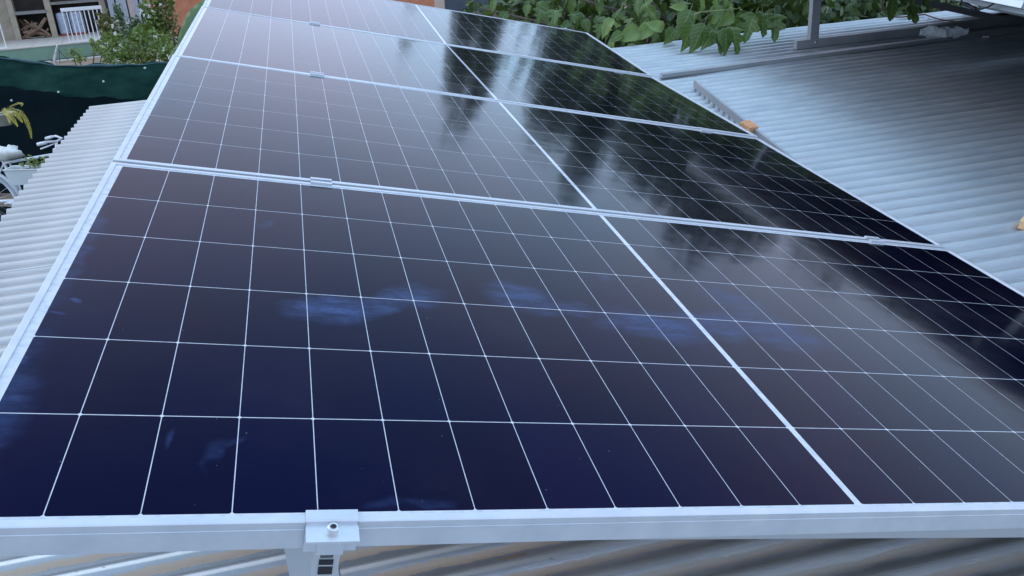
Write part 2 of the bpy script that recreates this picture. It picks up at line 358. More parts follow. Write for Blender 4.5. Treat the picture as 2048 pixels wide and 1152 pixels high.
def roof_sheet(e0, e1, h, dl):
    mb = MB(); n = int(round((e1-e0)/PITCH*12)); ds = [D0+dl]+[D0+(D1-D0)*k/14 for k in range(1, 15)]
    for j in range(n+1):
        e = e0+(e1-e0)*j/n
        for d in ds:
            wob = .0018*math.sin(d*2.1+e*1.3)+.0012*math.sin(d*5.3-e*3.1)
            mb.v.append((d, e, roof_height(e)+h+wob))
    k = len(ds)
    for j in range(n):
        for i in range(k-1): mb.f.append((j*k+i, j*k+i+1, (j+1)*k+i+1, (j+1)*k+i))
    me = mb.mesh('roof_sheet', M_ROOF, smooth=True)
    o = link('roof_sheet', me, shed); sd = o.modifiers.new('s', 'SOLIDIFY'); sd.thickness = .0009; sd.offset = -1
    return o
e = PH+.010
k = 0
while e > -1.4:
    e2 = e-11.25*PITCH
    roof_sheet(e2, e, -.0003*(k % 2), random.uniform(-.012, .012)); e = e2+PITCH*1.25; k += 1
M_BLOCK = simple('rendered_wall', (.42,.40,.37), (.52,.50,.46), rough=.9, scale=3, bump=.3, bscale=25)
wl = MB()
for (x0, y0, x1, y1) in ((-.60,-1.2,-.60,4.45), (7.1,-1.2,7.1,4.45)): wl.box(((x0+x1)/2, (y0+y1)/2, -.62-.045), (.16, y1-y0, 1.2))
for y in (-1.2, 4.45): wl.box((3.25, y, -.62-.03), (7.54, .16, 1.2))
wl.build('wall', M_BLOCK, shed)
bm_ = MB()
for d in (-.6, .9, 2.4, 3.9, 5.4, 6.9): bm_.box((d, 1.65, -.045), (.06, 6.0, .05))
bm_.build('purlin', simple('sawn_timber', (.22,.15,.09), (.30,.21,.13), rough=.85, scale=10, stretch=(1,8,1)), shed)

# ================================================================== SOLAR ARRAY
PU, PV, GC, GAP, PW, PHt = .0938052, .1834822, .0104281, .014476, 2.310565, 1.134
WM = Matrix(((0.972244, 0.025192, 0.232607), (0.0, 0.994186, -0.107672), (-0.233967, 0.104684, 0.966592)))
TP = [0, -.002195, -.007568, .023226]; TR = [0, -.000191, .004121, .009081]
array_ref = empty('array_datum', WM.to_4x4()); array_ref['kind'] = 'helper'
M_CELL, M_BACK = solar_mats(array_ref)
def frame_mesh():
    prof = [(-.011,-.0018),(-.011,0),(-.0012,0),(0,-.0012),(0,-.0095),(-.0006,-.0100),(-.0006,-.0106),(.0005,-.0112),(.0005,-.0124),(0,-.0130),(0,-.0388),(-.0012,-.040),(-.018,-.040),(-.018,-.0382),(-.0022,-.0382),(-.0022,-.0018)]
    mb = MB(); hw = PW/2; corners = ((-1,-1,-hw,0),(1,-1,hw,0),(1,1,hw,PHt),(-1,1,-hw,PHt)); n = len(prof)
    for sx, sy, x, y in corners:
        for o, z in prof: mb.v.append((x+sx*o, y+sy*o, z))
    for c in range(4):
        for i in range(n): mb.f.append((c*n+i, c*n+(i+1) % n, ((c+1) % 4)*n+(i+1) % n, ((c+1) % 4)*n+i))
    return mb.mesh('frame', M_ALU)
FRAME_ME = frame_mesh()
bk = MB(); bk.box((0, PHt/2, -.0034), (PW-.008, PHt-.008, .003)); BACK_ME = bk.mesh('backsheet', M_BACK)
bk = MB(); bk.box((0, PHt/2, -.0062), (PW-.008, PHt-.008, .0022)); REAR_ME = bk.mesh('rear_sheet', simple('dark_rear_sheet', (.012,.013,.017), (.018,.018,.022), rough=.5))
cw, ch = PU-.0012, PV-.0017
def cell_mesh():
    c = .0022; x, y = cw/2, ch/2; poly = [(-x+c,-y),(x-c,-y),(x,-y+c),(x,y-c),(x-c,y),(-x+c,y),(-x,y-c),(-x,-y+c)]
    return MB().prism(poly, Matrix.Translation((0,0,-.0004)), .0004).mesh('cell', M_CELL)
CELL_ME = cell_mesh()
jb = MB(); jb.box((0,.55,-.012), (.11,.08,.016)); JB_ME = jb.mesh('junction_box', M_HOLE)
panel_frames = []
def make_panel(mat, label, group, cells=True):
    p = empty('solar_module', mat); tag(p, label, 'solar panel', group)
    link('frame', FRAME_ME, p); link('backsheet', BACK_ME, p); link('rear_sheet', REAR_ME, p); link('junction_box', JB_ME, p)
    if cells:
        for c in range(24):
            kk = c-11.5; u = kk*PU+math.copysign(GC/2, kk)
            for r in range(6):
                link('cell', CELL_ME, p, (u, PHt/2+(r-2.5)*PV, -.0018))
    return p
o3 = Vector((PW/2, 0, 0))
PLAB = ['nearest and largest solar panel, smeared dark blue glass, in the long row',
        'second solar panel from the camera, its right half mirroring dark trees',
        'third solar panel from the camera, pale grey left half reflecting sky',
        'farthest solar panel of the long row, beside the terracotta wall and fig leaves']
for i in range(4):
    ca, sa, cb, sb = math.cos(TP[i]), math.sin(TP[i]), math.cos(TR[i]), math.sin(TR[i])
    ev = Vector((0, ca, sa)); eu = Vector((cb, 0, sb)); ez = eu.cross(ev).normalized(); ev2 = ez.cross(eu)
    fm = frame_m(WM @ o3, WM @ eu, WM @ ev2, WM @ ez); panel_frames.append((o3.copy(), eu, ev, ez, fm))
    make_panel(fm, PLAB[i], 'solar panels in the long tilted row')
    o3 = o3 + ev*(PHt+GAP)
def arr(u, v, z=0): return WM @ Vector((u, v, z))       # array datum coordinates to world
AX, AY, AZ = WM.col[0], WM.col[1], WM.col[2]

# ---- rails carrying the long row
def rail_profile():
    return [(-.0150,0),(-.0055,0),(-.0055,-.003),(-.0085,-.005),(-.0070,-.012),(.0070,-.012),(.0085,-.005),(.0055,-.003),(.0055,0),(.0150,0),(.0150,-.040),(.007,-.040),(.007,-.036),(-.007,-.036),(-.007,-.040),(-.0150,-.040)]
def make_rail(p0, p1, label, mat=None, hs=1.0, group='rails under the long row of panels'):
    p0 = Vector(p0); p1 = Vector(p1); y = (p1-p0); ln = y.length; y.normalize(); z = (AZ-y*AZ.dot(y)).normalized(); x = y.cross(z)
    t = empty('mounting_rail', frame_m(p0, x, y, z)); tag(t, label, 'rail', group)
    mm = Matrix(((1,0,0),(0,0,1),(0,1,0))).to_4x4()
    MB().prism([(px_, pz_*hs) for px_, pz_ in rail_profile()], mm, ln).build('rail_body', mat or M_RAIL, t)
    if hs < 1: return t
    e = MB(); e.box((0,.0045,-.0250), (.0165,.012,.022)); e.build('dark_hollow', M_HOLE, t)  # dark block on the solid rail end, painted as its shaded hollow
    e = MB(); e.box((0,.002,-.0218), (.017,.008,.0016)); e.box((0,.004,-.0335), (.017,.006,.005)); e.build('web', M_RAIL, t)
    return t
RAILZ = -.0405
make_rail(arr(.4135,-.003,RAILZ), arr(.555,4.62,RAILZ+.012), 'slotted rail end standing out under the front clamp, left of the two rails')
make_rail(arr(1.995,-.052,RAILZ), arr(2.185,4.62,RAILZ+.012), 'slotted rail under the right-hand ends of the panels, mostly hidden')

# ---- clamps
def mid_clamp(i, u, label, grp='clamps holding neighbouring panels'):
    o, eu, ev, ez, fm = panel_frames[i]
    P = fm @ Vector((u-PW/2, PHt+GAP/2, 0))
    mrot = fm.copy(); mrot.translation = P
    t = empty('panel_clamp', mrot); tag(t, label, 'clamp', grp)
    b = MB(); g = GAP/2
    for s in (-1, 1):
        b.box((0, s*(g+.0048), .0027), (.049, .0100, .0050)); b.box((0, s*(g-.0022), -.010), (.047, .0024, .0206))
    b.box((0,0,-.020), (.047, GAP-.006, .0024)); b.build('bracket', M_ALU, t, bevel=.0005)
    MB().lathe([(0,-.004),(.0028,-.004),(.0028,.0028),(.0052,.0028),(.0058,.0020),(.0058,-.006),(.0075,-.006),(.0075,-.0185),(0,-.0185)], 14).build('bolt', M_STEEL, t)
    return t
mid_clamp(0,.447,'silver panel clamp with bolt, left one on the joint behind the nearest panel')
mid_clamp(1,.478,'small silver panel clamp, left one on the joint between second and third panels')
mid_clamp(2,.508,'tiny silver panel clamp, left one on the joint before the farthest panel')
mid_clamp(0,2.038,'silver panel clamp with bolt, right one on the joint behind the nearest panel')
mid_clamp(1,2.052,'small silver panel clamp, right one on the joint between second and third panels')
mid_clamp(2,2.104,'tiny silver panel clamp, right one on the joint before the farthest panel')
def end_clamp(P, eu, ev, ez, label, wd=.059):
    t = empty('end_clamp', frame_m(P, eu, ev, ez)); tag(t, label, 'clamp', 'end clamps on the outer panel edges')   # local -Y points away from the panel
    poly = [(.016,.0032),(.0005,.0032),(-.0012,.0010),(-.0012,-.0030),(-.0270,-.0050),(-.0270,-.0086),(-.0080,-.0080),(-.0080,-.037),(-.0052,-.037),(-.0052,-.0065),(-.0006,-.0060),(-.0006,.0004),(.016,.0004)]
    mm = Matrix(((0,0,1),(1,0,0),(0,1,0))).to_4x4(); mm = Matrix.Translation((-wd/2,0,0)) @ mm
    MB().prism(poly, mm, wd).build('bracket', M_ALU, t, bevel=.0004)
    b = MB(); mt = Matrix.Translation((0,-.0125,-.0035)) @ Matrix.Rotation(R(6), 4, 'X')
    b.lathe([(0,.0035),(.0030,.0035),(.0036,.0085),(.0056,.0085),(.0064,.0078),(.0064,0),(.0090,0),(.0090,-.0016),(0,-.0016)], 18, mt); b.build('bolt', M_STEEL, t)
    b = MB(); b.lathe([(0,.0037),(.0029,.0037)], 6, mt); b.build('bolt_socket', M_HOLE, t)
    b = MB(); b.box((0,-.0105,-.0235), (.030,.0050,.029)); b.build('nut_channel', M_ALU, t)
    return t
end_clamp(arr(.4150,0,0), AX, AY, AZ, 'large end clamp with a socket-head bolt on the near panel edge')
fr = panel_frames[3]
P = fr[4] @ Vector((2.16-PW/2, PHt, 0)); end_clamp(P, -(fr[4].col[0].xyz), -(fr[4].col[1].xyz), fr[4].col[2].xyz, 'tiny end clamp on the far edge of the farthest panel')
P = arr(1.998,0,0); end_clamp(P, AX, AY, AZ, 'end clamp on the near panel edge beyond the right side of view')

# ---- triangular supports
def support(name, v, us, label, slant=0.0, vis=True):
    """post, sloping beam and base beam of one triangle under the long row"""
    t = empty(name, arr(us, v, -.12)); tag(t, label, 'support frame', 'triangular supports under the long row'); inv = t.matrix_world.inverted() if False else Matrix.Translation(-arr(us, v, -.12))
    a = arr(us+.028, v+.115, -.1005); b = arr(2.28, v+.063, -.1005)
    q = MB(); q.bar(inv @ a, inv @ b, .040, .0400, AZ); q.build('sloping_beam', M_RAIL, t, bevel=.0012)
    # post from the roof up under the rail
    top = arr(us, v+.117, -.082); h = (top-RP0).dot(RN)/RN.z; bot = top-Vector((0,0,h))
    q = MB(); q.bar(inv @ bot, inv @ top, .062, .044, Vector((0,1,0))); q.build('post', M_RAIL, t, bevel=.0012)
    q = MB(); q.lathe([(0,.004),(.006,.004),(.0065,0),(0,0)], 10, Matrix.Translation((0,0,0))); 
    bolt = q.build('bolt', M_STEEL, t, frame_m(inv @ (top-Vector((-.008,.0222,.020))), Vector((1,0,0)), Vector((0,0,1)), Vector((0,-1,0))))
    bd = (bot-RP0).dot(RD)-DO; be = (bot-RP0).dot(RE)-EO
    q = MB(); q.bar(inv @ rp(bd-.12, be+.045, .0205), inv @ rp(2.12, be+.045, .0205), .040, .040, RN); q.build('base_beam', M_RAIL, t, bevel=.0012)
    return t
support('support_frame', 0, .392, 'aluminium leg and beam under the near edge of the nearest panel')
support('support_frame', 2.15, .44, 'aluminium triangle hidden under the joint of second and third panels')
support('support_frame', 4.30, .48, 'aluminium triangle hidden under the farthest panel')

# ================================================================== SECOND ROW (right edge of the picture)
edgept = at(2048, 18, 3.36)          # a point on the lower edge of its tall left side
eux = AX.copy(); evy = AY.copy(); ezz = AZ.copy()
def row_two():
    left = edgept - evy*2.28 + ezz*.040
    for i, lb in enumerate(('nearest panel of the second row, out at the right of the roof', 'second panel of the second row, over the darkened roof',
                            'raised solar panel whose white edge crosses the upper right corner', 'farthest panel of the second row, above the bolted post')):
        c = left + eux*PW/2 + evy*(i*(PHt+GAP))
        make_panel(frame_m(c, eux, evy, ezz), lb, 'solar panels in the second row')
    return left
R2L = row_two()
def support_two(e0, label):
    d0 = 3.411; base = rp(d0, e0, 0)
    t = empty('support_frame', base); tag(t, label, 'support frame', 'triangular supports under the second row'); inv = Matrix.Translation(-base)
    q = MB(); q.bar(inv @ rp(d0, e0, .028), inv @ rp(5.75, e0, .028), .040, .056, RN); q.build('base_beam', M_DULL, t, bevel=.0015)
    # panel underside height above a point
    def under(p): return p + Vector((0,0,1))*(((R2L-ezz*.082)-p).dot(ezz)/ezz.z)
    pb = rp(d0+.125, e0, .0); pt = under(pb)
    q = MB(); q.bar(inv @ (pb+RN*.006), inv @ (pt-Vector((0,0,.02))), .062, .0388, Vector((0,1,0))); q.build('post', M_DULL, t, bevel=.0015)
    a = under(rp(d0-.02, e0)); b = under(rp(5.62, e0))
    q = MB(); q.bar(inv @ (a-ezz*.021), inv @ (b-ezz*.021), .040, .042, ezz); q.build('sloping_beam', M_DULL, t, bevel=.0015)
    q = MB(); q.lathe([(0,.007),(.007,.007),(.009,.004),(.009,0),(0,0)], 12)
    q.build('bolt', M_STEEL, t, frame_m(inv @ (rp(d0+.135, e0-.0205, .034)), Vector((1,0,0)), Vector((0,0,1)), Vector((0,-1,0))))
    return t
support_two(4.19, 'upright post bolted to a base beam on the roof before the leaves')
support_two(1.80, 'support triangle under the middle of the second row, right of the view')
support_two(-.10, 'support triangle under the near end of the second row, right of the view')
for v, lb in ((.10, 'upper rail under the second row of panels'), (1.9, 'lower rail under the second row of panels')):
    make_rail(R2L+eux*v-ezz*.0405-evy*.04, R2L+eux*v-ezz*.0405+evy*4.66, lb, M_DULL, .5, 'rails under the second row of panels')

# ---- loose rails lying on the roof
def roof_rail(a, b, label, w=.040, h=.040):
    mid = (a+b)/2; t = empty('aluminium_rail', a); tag(t, label, 'rail', 'loose aluminium rails on the roof'); inv = Matrix.Translation(-a)
    up = RN; y = (b-a).normalized()
    q = MB(); q.bar(inv @ (a+RN*(h/2)), inv @ (b+RN*(h/2)), w, h, RN); q.build('rail_body', M_DULL, t, bevel=.001)
    q = MB(); q.bar(inv @ (a+RN*(h/2)-y*.0006), inv @ (a+RN*(h/2)+y*.002), w*.8, h*.8, RN); q.build('lit_end', M_ALU, t)  # paler plate puts the brightly lit end face into the colour
    return t
roof_rail(rp(2.372,3.905), rp(6.3,4.075), 'long grey rail lying along the corrugations behind the angled bar', .038, .024)
roof_rail(rp(2.470,3.640), rp(2.335,2.15), 'narrow flat bar lying across the corrugations beside the panels, toothed gaps under it', .012, .040)

# ================================================================== SMALL THINGS ON THE ROOF
M_BRICK = simple('terracotta_scrap', (.52,.25,.12), (.66,.36,.19), rough=.85, scale=30, bump=.2)
M_WOOD = simple('cut_wood', (.60,.36,.17), (.72,.47,.25), rough=.75, scale=12, stretch=(1,10,1))
def scrap(name, P, dims, rot, mat, label, cat):
    mb = MB(); mb.box((0,0,dims[2]/2), dims); me = mb.mesh(name, mat, bevel=.004)
    bm = bmesh.new(); bm.from_mesh(me); bmesh.ops.subdivide_edges(bm, edges=bm.edges, cuts=1)
    for v in bm.verts: v.co += Vector((random.uniform(-1,1), random.uniform(-1,1), random.uniform(-1,1)))*.0025 + Vector((0,0,.18*v.co.x))
    bm.to_mesh(me); bm.free()
    o = link(name, me, None, frame_m(P, RD, RE, RN) @ Euler(rot).to_matrix().to_4x4()); return tag(o, label, cat)
scrap('wood_block', rp(2.372,2.79,.012), (.045,.085,.040), (.1,.1,.15), M_BRICK, 'small orange wood block wedged between panel corner and bar', 'wood block')
scrap('wood_offcut', rp(2.845,1.505,0), (.07,.09,.03), (0,0,.6), M_WOOD, 'pale orange wood offcut on the roof at the right edge', 'wood offcut')
M_FILM, n_, b_ = newmat('clear_film')
b_.inputs['Base Color'].default_value = (.75,.78,.8,1); b_.inputs['Roughness'].default_value = .25
tb = n_.nodes.new('ShaderNodeBsdfTransparent'); ms = n_.nodes.new('ShaderNodeMixShader'); ms.inputs[0].default_value = .26
n_.links.new(tb.outputs[0], ms.inputs[1]); n_.links.new(b_.outputs[0], ms.inputs[2]); n_.links.new(ms.outputs[0], n_.nodes['Material Output'].inputs['Surface'])
def film(P, sx, sy, h, label, seed, rot=0):
    rnd = random.Random(seed); mb = MB(); n = 12
    ph = [(rnd.uniform(3,9), rnd.uniform(3,9), rnd.uniform(0,6)) for _ in range(5)]
    for j in range(n+1):
        for i in range(n+1):
            u, v = i/n-.5, j/n-.5; z = 0
            for a, b, c in ph: z += abs(math.sin(a*u*2+b*v*2+c))
            wv = .55+.45*math.cos(u*7)
            mb.v.append((u*sx+rnd.uniform(-.006,.006), v*sy*wv+rnd.uniform(-.006,.006), (z/5)**2*h*1.3+rnd.uniform(0,.45)*h+.003))
    for j in range(n):
        for i in range(n): mb.f.append((j*(n+1)+i, j*(n+1)+i+1, (j+1)*(n+1)+i+1, (j+1)*(n+1)+i))
    o = mb.build('plastic_film', M_FILM, None, frame_m(P, RD, RE, RN) @ Matrix.Rotation(rot, 4, 'Z')); return tag(o, label, 'plastic film', 'scraps of clear plastic film on the roof')
def onroof(px, py, h=0):
    r = RIGHT*((px-1024)/FPX) - UP*((py-576)/FPX) + FWD; s = ((RP0+RN*h)-CAM).dot(RN)/r.dot(RN); return CAM+r*s
film(onroof(1884, 82), .28, .15, .07, 'crumpled clear plastic film on the dark roof below the base beam', 3, -.5)
film(onroof(1942, 33), .17, .12, .06, 'greyish plastic scrap on the roof behind the base beam', 5, .2)
film(onroof(1971, 78), .05, .05, .012, 'tiny white plastic shred on the roof right of the larger crumpled film', 8)
M_CABLE = simple('black_cable', (.012,.012,.02), rough=.5)
M_CABLE2 = simple('brown_cable', (.10,.045,.03), rough=.6)
cb = empty('solar_cable', onroof(1935, 10)); tag(cb, 'black cable with thick plug hanging under the overhanging panel', 'cable'); iv = Matrix.Translation(-onroof(1935, 10))
def ap(*pp): return [iv @ at(x, y, dep) for x, y, dep in pp]
MB().tube(ap((1922,-60,3.72),(1922,-12,3.72),(1923,2,3.72),(1926,7,3.72)), .004).build('lead', M_CABLE, cb, smooth=True)
MB().tube(ap((1925,6,3.72),(1933,9,3.72),(1943,14,3.70),(1952,18,3.68)), [.0065,.0095,.008,.0095]).build('plug', M_CABLE, cb, smooth=True)
MB().tube(ap((1952,18,3.68),(1964,18,3.64),(1976,14,3.60),(1986,8,3.56),(1991,0,3.54),(1996,-14,3.54)), .004).build('lead', M_CABLE, cb, smooth=True)
c0 = onroof(1830, 32)
pts = [at(1762,-60,5.9), at(1765,-10,5.95), at(1766,18,6.0)]+[onroof(x, y, .010) for x, y in ((1772,27),(1785,34),(1805,34),(1835,30),(1850,29),(1864,34),(1880,39),(1895,41),(1930,46),(1975,35),(2030,25))]
o = MB().tube([p-c0 for p in pts], .0055).build('thin_cable', M_CABLE2, None, Matrix.Translation(c0), smooth=True); tag(o, 'thin brown cable trailing over the roof behind the base beam', 'cable')

# ================================================================== LEAFY THINGS BEHIND THE ROOF
def leaf_mesh(name, mat, outline, fold=.25, curl=.35, petiole=.35, wave=.05, seed=0):
    """outline: list of (t along midrib, half width); length 1, tip towards +Y"""
    rnd = random.Random(seed); mb = MB(); n = len(outline)
    def zz(x, y): return -curl*y*y + fold*abs(x) + wave*math.sin(9*y+5*x)
    mids = [0]*n
    for (t, wd) in outline: mb.v.append((0, t, zz(0, t)))
    for s in (-1, 1):
        b = len(mb.v)
        for (t, wd) in outline:
            x = s*wd*rnd.uniform(.9, 1.1); yy = t+wd*.25; mb.v.append((x*.5, t+wd*.08, zz(x*.5, t)+.02)); mb.v.append((x, yy, zz(x, yy)))
        for i in range(n-1):
            a0, a1 = b+2*i, b+2*i+2
            q1 = (i, i+1, a1, a0); q2 = (a0, a1, a1+1, a0+1)
            mb.f += [q1, q2] if s > 0 else [q1[::-1], q2[::-1]]
    if petiole:
        b = len(mb.v); mb.v += [(-.012,-petiole,.10*petiole),(.012,-petiole,.10*petiole),(.012,.02,.004),(-.012,.02,.004)]; mb.f.append((b,b+1,b+2,b+3))
    me = mb.mesh(name, mat, smooth=True); return me
HEART = [(-.08,.02),(-.05,.20),(.08,.31),(.26,.35),(.44,.30),(.62,.22),(.80,.11),(1.0,.0)]
LOBED = [(-.10,.02),(-.05,.24),(.06,.44),(.16,.50),(.24,.26),(.32,.20),(.42,.38),(.52,.40),(.58,.17),(.70,.15),(.84,.14),(1.0,.0)]
OVAL = [(0,.01),(.12,.14),(.3,.23),(.5,.25),(.7,.19),(.86,.10),(1.0,0)]
FIGS = [leaf_mesh('leaf', M_FIG, HEART, seed=1), leaf_mesh('leaf', M_FIG, LOBED, seed=2, curl=.5), leaf_mesh('leaf', M_FIG, HEART, fold=-.2, curl=.6, seed=3), leaf_mesh('leaf', M_FIG, LOBED, fold=.5, curl=.2, seed=4)]
YOUNG = [leaf_mesh('leaf', M_FIGL, HEART, fold=.55, curl=.3, seed=5), leaf_mesh('leaf', M_FIGL, OVAL, fold=.7, curl=.4, seed=6)]
def leaf_matrix(p, tip, nrm, size):
    y = tip.normalized(); z = (nrm-y*nrm.dot(y)).normalized(); x = y.cross(z); return frame_m(p, x, y, z) @ Matrix.Scale(size, 4)
def rv(): return Vector((random.uniform(-1,1), random.uniform(-1,1), random.uniform(-1,1)))
fig = empty('fig_tree', (3.4, 6.2, GROUND_Z)); tag(fig, 'large-leaved fig tree spilling over the far edge of the roof', 'tree')
FI = Matrix.Translation((-3.4, -6.2, -GROUND_Z))
MB().tube([FI @ Vector(p) for p in ((3.4,6.2,GROUND_Z-.1),(3.42,6.15,-1.2),(3.3,6.0,-.5))], [.07,.06,.045]).build('trunk', M_BARK, fig, smooth=True)
leafcount = 0
def add_leaf(p, tip, nrm, size, pool):
    global leafcount
    link('leaf', random.choice(pool), fig, FI @ leaf_matrix(p, tip, nrm, size)); leafcount += 1
def fig_branch(pts, r, nleaf, size, pool, spread=.20, mat=None):
    pts = [Vector(p) for p in pts]
    MB().tube([FI @ p for p in pts], [r*(1-.7*i/(len(pts)-1)) for i in range(len(pts))], 6).build('branch', mat or M_BARK, fig, smooth=True)
    for k in range(nleaf):
        t = random.uniform(.12, 1)*(len(pts)-1.001); i = int(t); p = pts[i].lerp(pts[i+1], t-i)
        off = rv()*spread; q = p+off
        tip = (Vector((0,0,-.65))+off.normalized()*.7+Vector((0,-.35,0))+rv()*.45); nrm = Vector((0,-.55,.8))+rv()*.6
        add_leaf(q, tip, nrm, size*random.uniform(.7,1.2), pool)
hub = Vector((3.3, 6.0, -.5))
# branches through the visible band, placed by where they grow behind the roof edge
fig_branch([hub, at(1180,70,6.3), at(1080,45,6.3), at(960,15,6.4)], .022, 56, .115, FIGS)
fig_branch([hub, at(1260,30,6.2), at(1150,-5,6.3), at(1020,-15,6.4)], .022, 60, .11, FIGS)
fig_branch([hub, at(1330,40,6.1), at(1300,0,6.0), at(1250,-30,6.0)], .02, 62, .12, FIGS)
fig_branch([hub, at(1390,60,6.1), at(1430,20,6.0), at(1470,-15,6.0)], .02, 58, .12, FIGS)
fig_branch([hub, at(1240,62,6.0), at(1225,75,5.85)], .012, 8, .15, YOUNG[:1]+FIGS[:1], .10)
fig_branch([hub, at(1365,58,5.8), at(1378,36,5.65), at(1400,24,5.6), at(1440,21,5.55), at(1478,17,5.5)], .010, 0, .12, YOUNG, .08, M_STALK)
for (x, y, tx, ty, s, dep, pool) in ((1478,17,1486,40,.115,5.5,YOUNG),(1400,20,1404,-4,.11,5.6,YOUNG),(1425,20,1432,-2,.10,5.55,YOUNG),(1447,18,1452,-8,.11,5.55,YOUNG),(1432,28,1424,52,.105,5.5,YOUNG),(1462,26,1440,56,.13,5.45,YOUNG),(1385,42,1394,32,.05,5.6,YOUNG),(1340,0,1335,-22,.1,5.7,YOUNG),(1375,20,1352,12,.12,5.65,YOUNG),(1325,58,1296,45,.13,5.7,YOUNG)):
    a = at(x, y, dep); b = at(tx, ty, dep-.03); add_leaf(a, b-a, Vector((.5,-.7,.3))+rv()*.3, s, pool)
for (x, y, tx, ty, s, dep, pool) in ((1385,48,1374,92,.20,5.42,FIGS[:1]),(1408,50,1396,88,.19,5.40,FIGS[2:3]),(1432,56,1412,88,.18,5.38,FIGS[:1]),(1430,62,1448,90,.15,5.36,FIGS[1:2]),(1462,56,1480,86,.17,5.36,FIGS[1:2]),(1450,58,1462,92,.16,5.33,FIGS[2:3]),(1510,30,1490,72,.18,5.45,FIGS[1:2]),(1525,28,1530,72,.17,5.42,FIGS[3:4]),(1550,30,1552,62,.17,5.42,FIGS[1:2]),(1495,30,1470,58,.18,5.5,FIGS[:1]),(1380,22,1368,55,.18,5.5,FIGS[2:3]),(1350,60,1335,80,.14,5.65,FIGS[:1]),(1300,55,1270,78,.16,5.75,YOUNG[:1]),(1275,62,1225,82,.17,5.7,YOUNG[:1]),(1245,68,1215,80,.12,5.7,FIGS[:1])):
    a = at(x, y, dep); b = at(tx, ty, dep-.06); add_leaf(a, b-a, Vector((0,-.75,.5))+rv()*.3, s, pool)
FINGER = [leaf_mesh('leaf', M_FIG, [(-.05,.01),(.05,.08),(.16,.17),(.26,.10),(.38,.08),(.5,.17),(.6,.18),(.68,.09),(.82,.11),(.92,.10),(1.0,.02)], fold=.3, curl=.15, seed=9), leaf_mesh('leaf', M_FIG, [(0,.02),(.2,.12),(.45,.17),(.7,.15),(.9,.09),(1,0)], fold=.4, curl=.1, seed=10)]
# hanging dark leaves at the upper right
for (x, y, tx, ty, s) in ((1752,-14,1750,18,.16),(1788,-12,1782,30,.19),(1820,-14,1830,30,.20),(1826,-10,1822,28,.17),(1846,-5,1856,14,.10),(1800,-25,1806,4,.14)):
    a = at(x, y, 5.2); b = at(tx, ty, 5.17); add_leaf(a, b-a, Vector((-.3,-.8,.3))+rv()*.3, s, [random.choice(FINGER)])
fig_branch([at(1500,-40,6.2), at(1680,-30,5.6), at(1800,-18,5.25), at(1860,-14,5.2)], .012, 0, .1, FIGS)

def leaf_cloud(fn, n, size, mat, parent, inv, name='foliage', up=.5, pts=4):
    mb = MB()
    for _ in range(n):
        p = inv @ fn(); y = (rv()+Vector((0,0,-.25))).normalized(); z = (rv()+Vector((0,0,up))); z = (z-y*z.dot(y)).normalized(); x = y.cross(z); s = size*random.uniform(.6,1.35)
        b = len(mb.v); mb.v += [tuple(p), tuple(p+(x*.32+z*.10+y*.35)*s), tuple(p+(x*.24+z*.06+y*.75)*s), tuple(p+y*s), tuple(p+(-x*.24+z*.06+y*.75)*s), tuple(p+(-x*.32+z*.10+y*.35)*s)]
        mb.f += [(b,b+1,b+2,b+3),(b,b+3,b+4,b+5)]
    me = bpy.data.meshes.new(name); me.from_pydata(mb.v, [], mb.f); me.materials.append(mat)
    o = link(name, me, parent); o['kind'] = 'stuff'; return o
def blob(c, r):
    c = Vector(c); r = Vector(r)
    def f():
        while True:
            v = rv()
            if .25 < v.length < 1: return c+Vector((v.x*r.x, v.y*r.y, v.z*r.z))
    return f
def fig_fill():
    e_ = random.choice(FILL); return blob(*e_)()
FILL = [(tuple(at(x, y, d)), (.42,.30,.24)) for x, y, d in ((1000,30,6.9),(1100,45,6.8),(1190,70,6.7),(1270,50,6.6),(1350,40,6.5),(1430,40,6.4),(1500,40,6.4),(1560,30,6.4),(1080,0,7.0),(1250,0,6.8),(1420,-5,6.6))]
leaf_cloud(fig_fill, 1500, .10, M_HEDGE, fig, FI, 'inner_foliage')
# hedge filling the space behind the fig tree
def hedge(name, c, blobs, mat, n, size, label, cat='hedge'):
    h = empty(name, c); inv = Matrix.Translation(-Vector(c))
    tag(h, label, cat)
    def fn():
        b = random.choice(blobs); return blob(*b)()
    leaf_cloud(fn, n, size, mat, h, inv)
    q = MB()
    for b in blobs:
        base = Vector((b[0][0], b[0][1], GROUND_Z-.05)); q.tube([inv @ base, inv @ Vector(b[0])], [.03,.012], 6)
    q.build('stem', M_BARK, h, smooth=True)
    return h
hedge('hedge', (3.2,7.6,GROUND_Z), [((2.6,7.8,-.75),(.9,.6,.75)),((3.4,7.4,-.6),(.9,.6,.72)),((4.3,7.0,-.5),(.9,.6,.7)),((3.8,7.2,-1.2),(1.2,.6,.7)),((2.4,7.6,-1.3),(1,.6,.7))], M_HEDGE, 8000, .10, 'dark hedge behind the fig tree and reed screen')
hedge('bush', (5.4,5.9,GROUND_Z), [((4.7,5.9,-.6),(.65,.5,.6)),((5.3,5.8,-.5),(.7,.55,.66)),((6.0,5.7,-.45),(.7,.5,.7)),((6.8,5.8,-.4),(.8,.6,.7)),((5.6,6.2,-1.2),(1.4,.6,.7)),((4.9,6.4,-.1),(.7,.4,.6)),((5.9,6.3,.1),(.8,.4,.6))], M_SHRUB2, 13000, .085, 'dense small-leaved green bush behind the bolted post', 'bush')

